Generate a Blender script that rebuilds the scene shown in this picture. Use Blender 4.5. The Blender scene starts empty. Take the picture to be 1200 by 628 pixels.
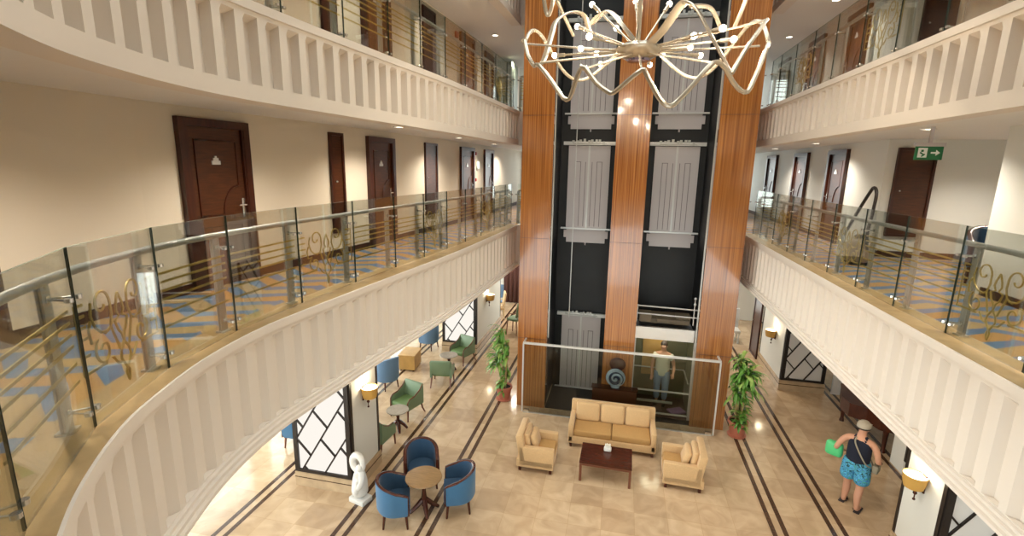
import bpy, bmesh, math, random
from mathutils import Vector, Matrix
from math import sin, cos, pi, radians
random.seed(7)
S = bpy.context.scene
COL = S.collection

# ------------------------------------------------------------------ helpers
class MB:
    def __init__(s): s.v = []; s.f = []; s.m = []; s.sm = []
    def add(s, vs, fs, mi=0, smooth=False):
        o = len(s.v); s.v += [tuple(p) for p in vs]
        for f in fs: s.f.append([o + i for i in f]); s.m.append(mi); s.sm.append(smooth)
        return s
    def box(s, c, d, rz=0, mi=0, mi_end=None, tilt=None):
        x, y, z = d[0] / 2, d[1] / 2, d[2] / 2
        M = Matrix.Rotation(rz, 3, 'Z')
        if tilt is not None: M = M @ tilt
        vs = [Vector(c) + M @ Vector(p) for p in ((-x,-y,-z),(x,-y,-z),(x,y,-z),(-x,y,-z),(-x,-y,z),(x,-y,z),(x,y,z),(-x,y,z))]
        fs = [(0,3,2,1),(4,5,6,7),(0,1,5,4),(1,2,6,5),(2,3,7,6),(3,0,4,7)]
        s.add(vs, fs, mi)
        if mi_end is not None:
            for k in (3, 5): s.m[-6 + k] = mi_end
        return s
    def rbox(s, c, d, r=.03, rz=0, seg=2, mi=0, tilt=None, puff=0):
        bm = bmesh.new(); bmesh.ops.create_cube(bm, size=1)
        for v in bm.verts: v.co = Vector((v.co.x * d[0], v.co.y * d[1], v.co.z * d[2]))
        r = min(r, min(d) * .49)
        bmesh.ops.bevel(bm, geom=bm.edges[:], offset=r, segments=seg, profile=.5, affect='EDGES')
        M = Matrix.Rotation(rz, 3, 'Z')
        if tilt is not None: M = M @ tilt
        bm.verts.ensure_lookup_table()
        vs = [Vector(c) + M @ v.co for v in bm.verts]
        fs = [[v.index for v in f.verts] for f in bm.faces]
        s.add(vs, fs, mi, True); bm.free(); return s
    def prism(s, poly, z0, z1, mi=0, mi_top=None):
        n = len(poly)
        vs = [(p[0], p[1], z0) for p in poly] + [(p[0], p[1], z1) for p in poly]
        s.add(vs, [tuple(range(n - 1, -1, -1))], mi)
        o = len(s.v) - 2 * n
        s.f.append([o + n + i for i in range(n)]); s.m.append(mi if mi_top is None else mi_top); s.sm.append(False)
        for i in range(n):
            j = (i + 1) % n
            s.f.append([o + i, o + j, o + n + j, o + n + i]); s.m.append(mi); s.sm.append(False)
        return s
    def tube(s, pts, r, n=8, mi=0, closed=False, flat=None, caps=True):
        P = [Vector(p) for p in pts]; N = len(P); rs = r if isinstance(r, (list, tuple)) else [r] * N
        up = None; vs = []
        for i in range(N):
            a = P[i - 1] if (i > 0 or closed) else P[i]
            b = P[(i + 1) % N] if (i < N - 1 or closed) else P[i]
            t = (b - a); t = t.normalized() if t.length > 1e-9 else Vector((0, 0, 1))
            if up is None:
                up = Vector((0, 0, 1)) if abs(t.z) < .9 else Vector((1, 0, 0))
            u = up - t * up.dot(t)
            if u.length < 1e-6: u = t.orthogonal()
            u.normalize(); w = t.cross(u); up = u
            for k in range(n):
                an = 2 * pi * k / n
                vs.append(P[i] + (u * cos(an) * (flat or 1) + w * sin(an)) * rs[i])
        fs = []
        for i in range(N if closed else N - 1):
            j = (i + 1) % N
            for k in range(n):
                fs.append((i * n + k, i * n + (k + 1) % n, j * n + (k + 1) % n, j * n + k))
        if caps and not closed:
            fs.append(tuple(range(n - 1, -1, -1))); fs.append(tuple((N - 1) * n + k for k in range(n)))
        return s.add(vs, fs, mi, True)
    def lathe(s, prof, c=(0, 0, 0), n=24, mi=0, sy=1, caps=False):
        vs = []; N = len(prof)
        for r, z in prof:
            for k in range(n):
                a = 2 * pi * k / n; vs.append((c[0] + r * cos(a), c[1] + r * sy * sin(a), c[2] + z))
        fs = [(i * n + k, i * n + (k + 1) % n, (i + 1) * n + (k + 1) % n, (i + 1) * n + k) for i in range(N - 1) for k in range(n)]
        if caps:
            fs.append(tuple(range(n - 1, -1, -1))); fs.append(tuple((N - 1) * n + k for k in range(n)))
        return s.add(vs, fs, mi, True)
    def ball(s, c, r, n=12, mi=0, sc=(1, 1, 1)):
        prof = [(r * sin(pi * i / n) + 1e-5, -r * cos(pi * i / n)) for i in range(n + 1)]
        o = len(s.v); s.lathe(prof, (0, 0, 0), n * 2, mi)
        for i in range(o, len(s.v)):
            p = s.v[i]; s.v[i] = (c[0] + p[0] * sc[0], c[1] + p[1] * sc[1], c[2] + p[2] * sc[2])
        return s
    def xf(s, M):
        s.v = [tuple(M @ Vector(p)) for p in s.v]; return s
    def build(s, name, mats, parent=None, loc=None, rz=0):
        me = bpy.data.meshes.new(name); me.from_pydata(s.v, [], s.f)
        if not isinstance(mats, (list, tuple)): mats = [mats]
        for m in mats: me.materials.append(m)
        me.polygons.foreach_set('material_index', s.m); me.polygons.foreach_set('use_smooth', s.sm)
        bm = bmesh.new(); bm.from_mesh(me); bmesh.ops.recalc_face_normals(bm, faces=bm.faces[:]); bm.to_mesh(me); bm.free()
        if any(s.sm): me.set_sharp_from_angle(angle=radians(42))
        me.update()
        o = bpy.data.objects.new(name, me); COL.objects.link(o)
        if parent: o.parent = parent
        if loc: o.location = loc
        o.rotation_euler.z = rz
        return o

def tag(o, label=None, cat=None, group=None, kind=None):
    if label: o['label'] = label
    if cat: o['category'] = cat
    if group: o['group'] = group
    if kind: o['kind'] = kind
    return o
def thing(name, label, cat, loc=(0, 0, 0), rz=0, group=None):
    o = bpy.data.objects.new(name, None); COL.objects.link(o); o.location = loc; o.rotation_euler.z = rz
    o.empty_display_size = .1
    return tag(o, label, cat, group)
def struct(o, label=None): return tag(o, label, kind='structure')
def dup(o, loc=None, rz=None, label=None, parent=None):
    c = o.copy(); COL.objects.link(c)
    if parent: c.parent = parent
    if loc is not None: c.location = loc
    if rz is not None: c.rotation_euler.z = rz
    if label: c['label'] = label
    for ch in list(o.children): dup(ch, parent=c)
    return c
def catmull(pts, k=6, closed=False):
    P = [Vector(p) for p in pts]; N = len(P); out = []
    for i in range(N if closed else N - 1):
        p0 = P[(i - 1) % N] if (closed or i > 0) else P[0]
        p1, p2 = P[i], P[(i + 1) % N]
        p3 = P[(i + 2) % N] if (closed or i < N - 2) else P[-1]
        for j in range(k):
            t = j / k
            out.append(.5 * ((2 * p1) + (p2 - p0) * t + (2 * p0 - 5 * p1 + 4 * p2 - p3) * t * t + (3 * p1 - p0 - 3 * p2 + p3) * t ** 3))
    if not closed: out.append(P[-1])
    return out
def skin(name, joints, edges, radii, mat, parent=None, loc=(0, 0, 0), rz=0, sub=2, root=0):
    me = bpy.data.meshes.new(name); me.from_pydata([Vector(j) for j in joints], edges, [])
    me.materials.append(mat)
    o = bpy.data.objects.new(name, me); COL.objects.link(o)
    md = o.modifiers.new('skin', 'SKIN'); md.use_smooth_shade = True
    me.skin_vertices[0].data
    for i, r in enumerate(radii):
        me.skin_vertices[0].data[i].radius = r if isinstance(r, tuple) else (r, r)
        me.skin_vertices[0].data[i].use_root = (i == root)
    sb = o.modifiers.new('sub', 'SUBSURF'); sb.levels = sub; sb.render_levels = sub
    # freeze to a plain mesh
    dg = bpy.context.evaluated_depsgraph_get(); ev = o.evaluated_get(dg)
    nm = bpy.data.meshes.new_from_object(ev); nm.name = name
    o.modifiers.clear(); o.data = nm
    if not nm.materials: nm.materials.append(mat)
    for p in nm.polygons: p.use_smooth = True
    o.location = loc; o.rotation_euler.z = rz
    if parent: o.parent = parent
    return o

# ------------------------------------------------------------------ materials
def srgb(h):
    c = [int(h[i:i + 2], 16) / 255 for i in (0, 2, 4)]
    return tuple(x / 12.92 if x <= .04045 else ((x + .055) / 1.055) ** 2.4 for x in c) + (1,)
def mat(name, hexc, rough=.5, metal=0, spec=.5, noise=None, bump=None, coat=0, sheen=0):
    m = bpy.data.materials.new(name); m.use_nodes = True
    nt = m.node_tree; b = nt.nodes['Principled BSDF']
    c = srgb(hexc); b.inputs['Base Color'].default_value = c
    b.inputs['Roughness'].default_value = rough; b.inputs['Metallic'].default_value = metal
    b.inputs['Specular IOR Level'].default_value = spec
    if coat: b.inputs['Coat Weight'].default_value = coat; b.inputs['Coat Roughness'].default_value = .08
    if sheen: b.inputs['Sheen Weight'].default_value = sheen
    if noise:
        sc, amt = noise[:2]; stretch = noise[2] if len(noise) > 2 else (1, 1, 1)
        tc = nt.nodes.new('ShaderNodeTexCoord'); mp = nt.nodes.new('ShaderNodeMapping'); mp.inputs['Scale'].default_value = stretch
        n = nt.nodes.new('ShaderNodeTexNoise'); n.inputs['Scale'].default_value = sc; n.inputs['Detail'].default_value = 5
        nt.links.new(tc.outputs['Object'], mp.inputs[0]); nt.links.new(mp.outputs[0], n.inputs[0])
        r = nt.nodes.new('ShaderNodeValToRGB')
        r.color_ramp.elements[0].position = .3; r.color_ramp.elements[1].position = .7
        r.color_ramp.elements[0].color = tuple(x * (1 - amt) for x in c[:3]) + (1,)
        r.color_ramp.elements[1].color = tuple(min(1, x * (1 + amt)) for x in c[:3]) + (1,)
        nt.links.new(n.outputs[0], r.inputs[0]); nt.links.new(r.outputs[0], b.inputs['Base Color'])
        if bump:
            bp = nt.nodes.new('ShaderNodeBump'); bp.inputs['Strength'].default_value = bump; bp.inputs['Distance'].default_value = .01
            nt.links.new(n.outputs[0], bp.inputs['Height']); nt.links.new(bp.outputs[0], b.inputs['Normal'])
    return m
def emit(name, hexc, strength):
    m = bpy.data.materials.new(name); m.use_nodes = True; nt = m.node_tree; nt.nodes.clear()
    e = nt.nodes.new('ShaderNodeEmission'); e.inputs[0].default_value = srgb(hexc); e.inputs[1].default_value = strength
    o = nt.nodes.new('ShaderNodeOutputMaterial'); nt.links.new(e.outputs[0], o.inputs[0]); return m
def glass(name, tint, refl=.6):
    m = bpy.data.materials.new(name); m.use_nodes = True; nt = m.node_tree; nt.nodes.clear()
    t = nt.nodes.new('ShaderNodeBsdfTransparent'); t.inputs[0].default_value = srgb(tint)
    g = nt.nodes.new('ShaderNodeBsdfGlossy'); g.inputs['Roughness'].default_value = .02
    f = nt.nodes.new('ShaderNodeFresnel'); f.inputs[0].default_value = 1.45
    mu = nt.nodes.new('ShaderNodeMath'); mu.operation = 'MULTIPLY'; mu.inputs[1].default_value = refl
    mx = nt.nodes.new('ShaderNodeMixShader'); o = nt.nodes.new('ShaderNodeOutputMaterial')
    nt.links.new(f.outputs[0], mu.inputs[0]); nt.links.new(mu.outputs[0], mx.inputs[0])
    nt.links.new(t.outputs[0], mx.inputs[1]); nt.links.new(g.outputs[0], mx.inputs[2]); nt.links.new(mx.outputs[0], o.inputs[0])
    return m
def mth(nt, op, a, b=None):
    n = nt.nodes.new('ShaderNodeMath'); n.operation = op
    for i, x in enumerate((a, b)):
        if x is None: continue
        if isinstance(x, (int, float)): n.inputs[i].default_value = x
        else: nt.links.new(x, n.inputs[i])
    return n.outputs[0]

def marble_floor():
    m = mat('marble floor', 'c9ab82', .12, spec=.5); nt = m.node_tree; b = nt.nodes['Principled BSDF']
    tc = nt.nodes.new('ShaderNodeTexCoord')
    br = nt.nodes.new('ShaderNodeTexBrick'); br.offset = 0; br.inputs['Scale'].default_value = 1
    br.inputs['Brick Width'].default_value = .6; br.inputs['Row Height'].default_value = .6
    br.inputs['Mortar Size'].default_value = .004; br.inputs['Mortar Smooth'].default_value = .3; br.inputs['Bias'].default_value = 0
    br.inputs['Color1'].default_value = srgb('ccb496'); br.inputs['Color2'].default_value = srgb('b89f82'); br.inputs['Mortar'].default_value = srgb('b59a78')
    nt.links.new(tc.outputs['Object'], br.inputs[0])
    n = nt.nodes.new('ShaderNodeTexNoise'); n.inputs['Scale'].default_value = 2.3; n.inputs['Detail'].default_value = 8; n.inputs['Distortion'].default_value = 1.2
    nt.links.new(tc.outputs['Object'], n.inputs[0])
    r = nt.nodes.new('ShaderNodeValToRGB'); r.color_ramp.elements[0].position = .35; r.color_ramp.elements[1].position = .65
    r.color_ramp.elements[0].color = (.86, .83, .79, 1); r.color_ramp.elements[1].color = (1.08, 1.08, 1.08, 1)
    nt.links.new(n.outputs[0], r.inputs[0])
    mx = nt.nodes.new('ShaderNodeMix'); mx.data_type = 'RGBA'; mx.blend_type = 'MULTIPLY'; mx.inputs[0].default_value = 1
    nt.links.new(br.outputs[0], mx.inputs[6]); nt.links.new(r.outputs[0], mx.inputs[7]); nt.links.new(mx.outputs[2], b.inputs['Base Color'])
    return m
def carpet():
    m = mat('striped carpet', '8a7a66', .95, spec=.1); nt = m.node_tree; b = nt.nodes['Principled BSDF']
    tc = nt.nodes.new('ShaderNodeTexCoord'); sp = nt.nodes.new('ShaderNodeSeparateXYZ'); nt.links.new(tc.outputs['Object'], sp.inputs[0])
    px = mth(nt, 'PINGPONG', sp.outputs[0], .5)
    v = mth(nt, 'ADD', sp.outputs[1], mth(nt, 'MULTIPLY', px, .55))
    fr = mth(nt, 'FRACT', mth(nt, 'DIVIDE', v, .4))
    wob = mth(nt, 'MULTIPLY', mth(nt, 'FRACT', mth(nt, 'DIVIDE', sp.outputs[0], .5)), .14)
    blue = mth(nt, 'LESS_THAN', mth(nt, 'ADD', fr, wob), .5)
    org = mth(nt, 'LESS_THAN', mth(nt, 'FRACT', mth(nt, 'DIVIDE', v, .8)), .5)
    m1 = nt.nodes.new('ShaderNodeMix'); m1.data_type = 'RGBA'; m1.inputs[6].default_value = srgb('a68d66'); m1.inputs[7].default_value = srgb('a98352'); nt.links.new(org, m1.inputs[0])
    m2 = nt.nodes.new('ShaderNodeMix'); m2.data_type = 'RGBA'; m2.inputs[7].default_value = srgb('5d7390'); nt.links.new(m1.outputs[2], m2.inputs[6]); nt.links.new(blue, m2.inputs[0])
    nt.links.new(m2.outputs[2], b.inputs['Base Color']); return m
def zebrano():
    m = mat('striped orange wood veneer', '9a5a26', .2, spec=.7, coat=1); nt = m.node_tree; b = nt.nodes['Principled BSDF']
    tc = nt.nodes.new('ShaderNodeTexCoord'); mp = nt.nodes.new('ShaderNodeMapping'); mp.inputs['Scale'].default_value = (34, 34, .35)
    n = nt.nodes.new('ShaderNodeTexNoise'); n.inputs['Scale'].default_value = 1; n.inputs['Detail'].default_value = 4
    nt.links.new(tc.outputs['Object'], mp.inputs[0]); nt.links.new(mp.outputs[0], n.inputs[0])
    r = nt.nodes.new('ShaderNodeValToRGB'); r.color_ramp.elements[0].position = .33; r.color_ramp.elements[1].position = .68
    r.color_ramp.elements[0].color = srgb('83481a'); r.color_ramp.elements[1].color = srgb('bf7c3a')
    nt.links.new(n.outputs[0], r.inputs[0]); nt.links.new(r.outputs[0], b.inputs['Base Color']); return m

M = dict(
 floor=marble_floor(), carpet=carpet(), wood=zebrano(),
 stripe=mat('dark brown marble inlay', '4a3426', .15, noise=(30, .5)),
 plaster=mat('cream white plaster', 'dfd5ca', .75, spec=.2), wall=mat('warm white painted wall', 'd9cebc', .7, spec=.25),
 wallc=mat('cool white painted wall', 'dcdcd6', .7, spec=.25),
 ceil=mat('matt white ceiling paint', 'e4e0da', .85, spec=.1),
 kerb=mat('polished tan marble', 'b2966c', .25, noise=(6, .12)), skirt=mat('dark wood skirting', '3b1d12', .4),
 plinth=mat('beige marble plinth', 'b9a284', .25, noise=(5, .12)),
 door=mat('dark mahogany door', '45230f', .33, noise=(5, .35, (1, 1, 9))), doord=mat('darker mahogany frame', '3d1a0e', .3, noise=(5, .3, (6, 6, 1))),
 steel=mat('brushed steel', 'bcbcb8', .38, metal=.55), chrome=mat('chrome', 'dcdcda', .15, metal=.8), lead=mat('grey sheet metal', 'c6bfc0', .4, metal=.1),
 gold=mat('gold painted bar', 'b89f54', .4, metal=.3), bright=mat('bright galvanised steel', 'd5d5d3', .3, metal=.3),
 rib=mat('dark grey pressed rib', '7d7779', .45), black=mat('black shaft paint', '131417', .5, noise=(2, .4)), blackf=mat('black metal frame', '1d1614', .4),
 panelw=emit('backlit white panel', 'fff8ee', 1.0), panelg=mat('white acrylic panel', 'dedede', .3),
 glass=glass('clear glass', 'fafcf9', .5), glass2=glass('barrier glass', 'eef0ec', .8), gedge=mat('dark green glass edge', '2b3630', .2),
 gtop=mat('pale green glass edge', '8f9a8c', .2),
 sofa=mat('cream upholstery', 'c9a77a', .85, noise=(60, .08), sheen=.2), sofad=mat('tan seat fabric', 'b48d58', .85, noise=(60, .08)),
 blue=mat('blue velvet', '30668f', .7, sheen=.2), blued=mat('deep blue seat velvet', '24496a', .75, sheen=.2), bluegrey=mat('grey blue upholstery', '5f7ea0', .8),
 green=mat('sage green leather', '6d8468', .5), greend=mat('moss green seat', '5c7a48', .55),
 dwood=mat('dark polished wood', '451d12', .25, noise=(8, .3, (1, 8, 1))), rwood=mat('reddish wood leg', '6d3f2a', .35), cwood=mat('pale wooden frame', 'cdb48c', .4),
 tabletop=mat('honey wood tabletop', '8a6a40', .25, noise=(5, .15, (1, 6, 1))), stone=mat('grey stone tabletop', '8f8577', .3, noise=(10, .2)),
 terra=mat('terracotta', 'b8705a', .75), soil=mat('potting soil', '2d2018', .95), leaf=mat('glossy green leaf', '5a8a34', .4, noise=(6, .3)), leafl=mat('yellow green leaf', '93b058', .4, noise=(6, .25)), stem=mat('pale cane stem', 'a08a5c', .7),
 white=mat('white gloss plaster', 'dddcd8', .35), vase=mat('blue grey glazed ceramic', '9fb2c2', .2, noise=(9, .3)), vased=mat('dark blue glaze', '1b2a44', .2),
 skin=mat('sunburnt skin', 'c8957a', .55), navy=mat('navy cotton', '14192c', .9), cap=mat('beige cotton cap', 'a89f90', .9), hair=mat('dark hair', '2a1c14', .6),
 sandal=mat('dark sandal leather', '2e2426', .6), strap=mat('grey webbing strap', '8d8776', .8), greenf=mat('bright green inflatable', '4fbf7c', .4),
 denim=mat('pale blue cotton', '8fa0bd', .85), shirt=mat('white cotton shirt', 'd8d2c4', .9),
 shade=mat('amber lamp shade', 'c69a4c', .6), bulb=emit('warm bulb', 'fff0d0', 25), lamp=emit('downlight lens', 'fff3da', 12), shadetop=emit('lit lamp opening', 'fff1cc', 7),
 sgreen=mat('exit sign green', '0f6a3c', .4), swhite=mat('sign white', 'f0f4ee', .5), red=mat('red plastic', '9c2320', .4), curtain=mat('brown curtain', '5d3a33', .9),
 champagne=mat('champagne gold metal', 'd5c9b6', .22, metal=.7), honey=mat('honey oak board', 'b08a4e', .4, noise=(4, .15)), hose=mat('black ribbed hose', '241d1a', .5), pinkc=mat('lilac cloth', '8d6a96', .9),
)
# patterned swimming shorts: blue, aqua and dark leaf shapes
M['shorts'] = mat('patterned shorts', '4aa0b8', .85); _nt = M['shorts'].node_tree
_n = _nt.nodes.new('ShaderNodeTexNoise'); _n.inputs['Scale'].default_value = 11; _n.inputs['Distortion'].default_value = 2
_tc = _nt.nodes.new('ShaderNodeTexCoord'); _nt.links.new(_tc.outputs['Object'], _n.inputs[0])
_r = _nt.nodes.new('ShaderNodeValToRGB'); _r.color_ramp.interpolation = 'CONSTANT'
_r.color_ramp.elements[0].color = srgb('1f4a55'); _r.color_ramp.elements[1].position = .43; _r.color_ramp.elements[1].color = srgb('58b4d8')
for _p, _c in ((.52, '3f7fc0'), (.6, '49a090')): _e = _r.color_ramp.elements.new(_p); _e.color = srgb(_c)
_nt.links.new(_n.outputs[0], _r.inputs[0]); _nt.links.new(_r.outputs[0], _nt.nodes['Principled BSDF'].inputs['Base Color'])

# ------------------------------------------------------------------ plan of the atrium (metres)
F1, F2, F3 = 4.74, 7.78, 10.80            # gallery floors
C0, C1, C2 = 3.66, 7.04, 10.08            # ceilings under them
YL = 13.45                                # front edge of the lift landings
YB = 22.0                                 # far wall
EDGE_L = [(0,.42),(-.7,.5),(-1.35,.7),(-1.9,.98),(-2.36,1.39),(-2.66,1.72),(-2.96,2.15),(-3.15,2.55),(-3.36,3.19),(-3.46,3.9),(-3.44,4.6),(-3.27,6.49),(-3.07,8.53),(-2.95,11),(-2.86,YL)]
EDGE_L = [tuple(p)[:2] for p in catmull([(a, b, 0) for a, b in EDGE_L], 5)]
EDGE_R = [(3.17,-2.5),(3.17,YL)]
GLASS_L = [(-1.75,.72),(-2.49,1.353),(-3.077,2.104),(-3.425,2.933),(-3.575,3.808),(-3.585,4.83),(-3.53,5.932),(-3.455,7.015),(-3.365,7.965),(-3.29,8.927),(-3.23,9.9),(-3.17,10.9),(-3.12,11.9),(-3.08,12.9),(-3.06,13.6)]
GLASS_R = [(3.37,4.658-1.03*k) for k in range(5,0,-1)] + [(3.37,4.658+1.03*k) for k in range(9)] + [(3.37,13.6)]
WALL_L = [(-5.3,-2.5),(-5.3,4.5),(-5.2,5.9),(-4.87,8.7),(-4.8,9.8),(-4.55,14.4),(-4.52,YB)]
WALL_R = [(5.0,-2.5),(5.0,8.03),(5.12,8.03),(7.8,8.03),(7.8,11.1),(5.12,11.1),(5.0,11.1),(5.0,YB)]

def normals(path, sg):
    out = []
    for i in range(len(path)):
        a = Vector(path[max(0, i-1)]); b = Vector(path[min(len(path)-1, i+1)]); t = (b - a).normalized()
        out.append(Vector((t.y, -t.x)) * sg)
    return out
def sample(path, dists):
    P = [Vector(p) for p in path]; L = [0]
    for a, b in zip(P, P[1:]): L.append(L[-1] + (b - a).length)
    N = normals(path, 1); out = []; k = 0
    for d in dists:
        while k < len(P) - 2 and d > L[k+1]: k += 1
        t = (d - L[k]) / (L[k+1] - L[k]); t = max(0, min(1, t))
        n = N[k].lerp(N[k+1], t); n.normalize()
        out.append((P[k].lerp(P[k+1], t), n))
    return out
def plen(path): return sum((Vector(b) - Vector(a)).length for a, b in zip(path, path[1:]))
def offset(path, d):
    N = normals(path, 1); return [tuple(Vector(p) + n * d) for p, n in zip(path, N)]
# ------------------------------------------------------------------ floors, galleries, ceilings, walls
mb = MB()
mb.prism([(-10,-2.6),(10,-2.6),(10,YB+3),(-10,YB+3)], -.3, 0)
for x in (-6.62,-4.62,-3.2,3.02,4.08,6.18):
    for dx in (0, .2):
        mb.add([(x+dx,-2.6,.002),(x+dx+.085,-2.6,.002),(x+dx+.085,YB,.002),(x+dx,YB,.002)], [(0,1,2,3)], 1)
struct(mb.build('floor', [M['floor'], M['stripe']]), 'polished beige marble lobby floor with paired dark brown inlaid lines')

for nm, F, C in (('middle', F1, C0), ('upper', F2, C1), ('top', F3, C2)):
    L = [(-5.45,.42)] + [] 
    inn = offset(EDGE_L, -.14); inn[0] = (0, .28); inn[-1] = (inn[-1][0], YL)
    polyL = inn + [(inn[-1][0], YB), (-5.45, YB), (-5.45, .28)]
    struct(MB().prism(polyL, C, F, 0, 1).build('floor_left_' + nm, [M['ceil'], M['carpet']]), f'left gallery {nm} floor slab with striped carpet')
    xr = EDGE_R[0][0] + .14
    struct(MB().prism([(xr,-2.5),(7.8,-2.5),(7.8,YB),(xr,YB)], C, F, 0, 1).build('floor_right_' + nm, [M['ceil'], M['carpet']]), f'right gallery {nm} floor slab with striped carpet')
    struct(MB().prism([(inn[-1][0],13.7),(xr,13.7),(xr,YB),(inn[-1][0],YB)], C, F, 0, 1).build('floor_back_' + nm, [M['ceil'], M['carpet']]), f'lift landing {nm} floor slab')
    struct(MB().prism([(-5.45,-2.5),(xr,-2.5),(xr,.28),(-5.45,.28)], C, F, 0, 1).build('floor_front_' + nm, [M['ceil'], M['carpet']]), f'near gallery {nm} floor slab')

def fascia(name, path, sg, zb, zt, label, mould=True, tip=.13):
    Lt = plen(path); per = Lt / round(Lt / .28); ds = []; wv = []
    for i in range(round(Lt / per)):
        for u, w in (((0, 0), (.3, 0), (.5, -.06), (.8, -.06)) if mould else ((0, 0), (.36, 0), (.46, -.09), (.9, -.09))):
            ds.append((i + u) * per); wv.append(w)
    ds.append(Lt); wv.append(0)
    S_ = sample(path, ds)
    if mould: rows = [(zb,-.25,0),(zb,.09,0),(zb+.035,.09,0),(zb+.04,.06,0),(zb+.075,.06,0),(zb+.08,.03,0),(zb+.11,.03,0),(zb+.115,0,0),(zb+.125,0,0)]
    else: rows = [(zb,-.25,0),(zb,0,0),(zb+.15,0,0)]
    z1 = rows[-1][0]
    rows += [(z1,0,1),(zt-tip-.05,0,1),(zt-tip,0,0),(zt-.09,0,0),(zt-.085,.02,0),(zt,.02,0),(zt,-.12,0)]
    n = len(S_); vs = []; fs = []
    for z, off, w in rows:
        for (p, nn), wq in zip(S_, wv):
            q = p + nn * sg * (off + (wq if w else 0)); vs.append((q.x, q.y, z))
    for r in range(len(rows) - 1):
        for i in range(n - 1): fs.append((r*n+i, r*n+i+1, (r+1)*n+i+1, (r+1)*n+i))
    return struct(MB().add(vs, fs).build(name, M['plaster']), label)
for nm, F, zb, zt, md in (('middle', F1, 3.6, F1+.02, True), ('upper', F2, 6.96, F2+.07, False), ('top', F3, 10.0, F3+.07, False)):
    fascia('wall_left_fascia_' + nm, EDGE_L, 1, zb, zt, f'curved white pleated plaster front of the {nm} left gallery', md)
    fascia('wall_right_fascia_' + nm, EDGE_R, -1, zb, zt, f'straight white pleated plaster front of the {nm} right gallery', md)
    struct(MB().box((-2.66, 13.6, (zb+zt)/2), (.44, .3, zt-zb)).build('wall_back_fascia_' + nm, M['plaster']), f'plain white edge of the {nm} landing left of the lift')
    struct(MB().box((3.0, 13.6, (zb+zt)/2), (.38, .3, zt-zb)).build('wall_back_fascia_right_' + nm, M['plaster']), f'plain white edge of the {nm} landing right of the lift')
    # tan marble kerb under the glass
    for sd, path, d in (('left', EDGE_L, -1), ('right', [(3.17,-2.5),(3.17,13.75)], 1)):
        a = offset(path, .0 * d); b = offset(path, .42 * d)
        m2 = MB(); n = len(a)
        zk = max(F + .015, zt + .004)
        vs = [(p[0], p[1], zk) for p in a] + [(p[0], p[1], zk) for p in b] + [(p[0], p[1], F - .01) for p in a] + [(p[0], p[1], F - .01) for p in b]
        fs = []
        for i in range(n - 1):
            fs += [(i, i+1, n+i+1, n+i), (2*n+i, 2*n+i+1, i+1, i), (n+i, n+i+1, 3*n+i+1, 3*n+i)]
        fs += [(0, n, 3*n, 2*n), (n-1, 2*n-1, 4*n-1, 3*n-1)]
        m2.add(vs, fs); struct(m2.build(f'trim_{sd}_{nm}', M['kerb']), f'tan marble border along the {nm} {sd} gallery edge')

def wallstrip(path, z0, z1, t):
    m_ = MB()
    b = offset(path, t); n = len(path)
    poly = list(path) + b[::-1]
    return m_.prism(poly, z0, z1)
for nm, F, C, in (('middle', F1, C1), ('upper', F2, C2), ('top', F3, 13.2)):
    struct(wallstrip(WALL_L, F, C, -.15).build('wall_left_' + nm, M['wall']), f'warm white {nm} gallery wall on the left')
    m_ = MB()
    for (x0, y0), (x1, y1) in zip(WALL_R, WALL_R[1:]):
        if abs(x1 - x0) == abs(5.0 - 5.12): continue
        m_.box(((x0+x1)/2 + (.06 if x0 == x1 and x0 < 6 else (.06 if x0 == x1 else 0)), (y0+y1)/2 + (0 if x0 == x1 else (-.06 if y0 < 9 else .06)), (F+C)/2), (abs(x1-x0) if x0 != x1 else .12, abs(y1-y0) if x0 == x1 else .12, C-F))
    struct(m_.build('wall_right_' + nm, M['wallc']), f'white {nm} gallery wall on the right with a deep recess')
    m_ = MB()
    for a, b in zip(WALL_L, WALL_L[1:]):
        d = (Vector(b) - Vector(a)); c = (Vector(a) + Vector(b)) / 2; an = math.atan2(d.y, d.x)
        m_.box((c.x + .012, c.y, F + .06), (d.length, .02, .12), an)
    struct(m_.build('baseboard_left_' + nm, M['skirt']), f'dark wood skirting along the {nm} left wall')
    m_ = MB()
    m_.box((4.99, 2.7, F+.06), (.02, 10.4, .12)).box((4.99, 16.5, F+.06), (.02, 10.8, .12)).box((6.4, 11.09, F+.06), (2.8, .02, .12))
    struct(m_.build('baseboard_right_' + nm, M['skirt']), f'dark wood skirting along the {nm} right wall')

def window(name, cx, y, z0, z1, w, nx, label, axis='x', x=None):
    """glazed window with steel frame; the light comes from the sky beyond"""
    fr = MB(); h = z1 - z0
    def bx(u, z, du, dz, m_=fr, th=.08):
        if axis == 'x': m_.box((cx + u, y, z), (du, th, dz))
        else: m_.box((x, cx + u, z), (th, du, dz))
    bx(0, z0 + .04, w, .08); bx(0, z1 - .04, w, .08)
    for k in range(nx + 1): bx(-w/2 + .03 + (w - .06) * k / nx, (z0+z1)/2, .06, h)
    o = struct(fr.build(name, M['white']), label)
    g = MB(); bx(0, (z0+z1)/2, w, h - .1, g, .012); g.build('pane', M['glass'], o)
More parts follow.
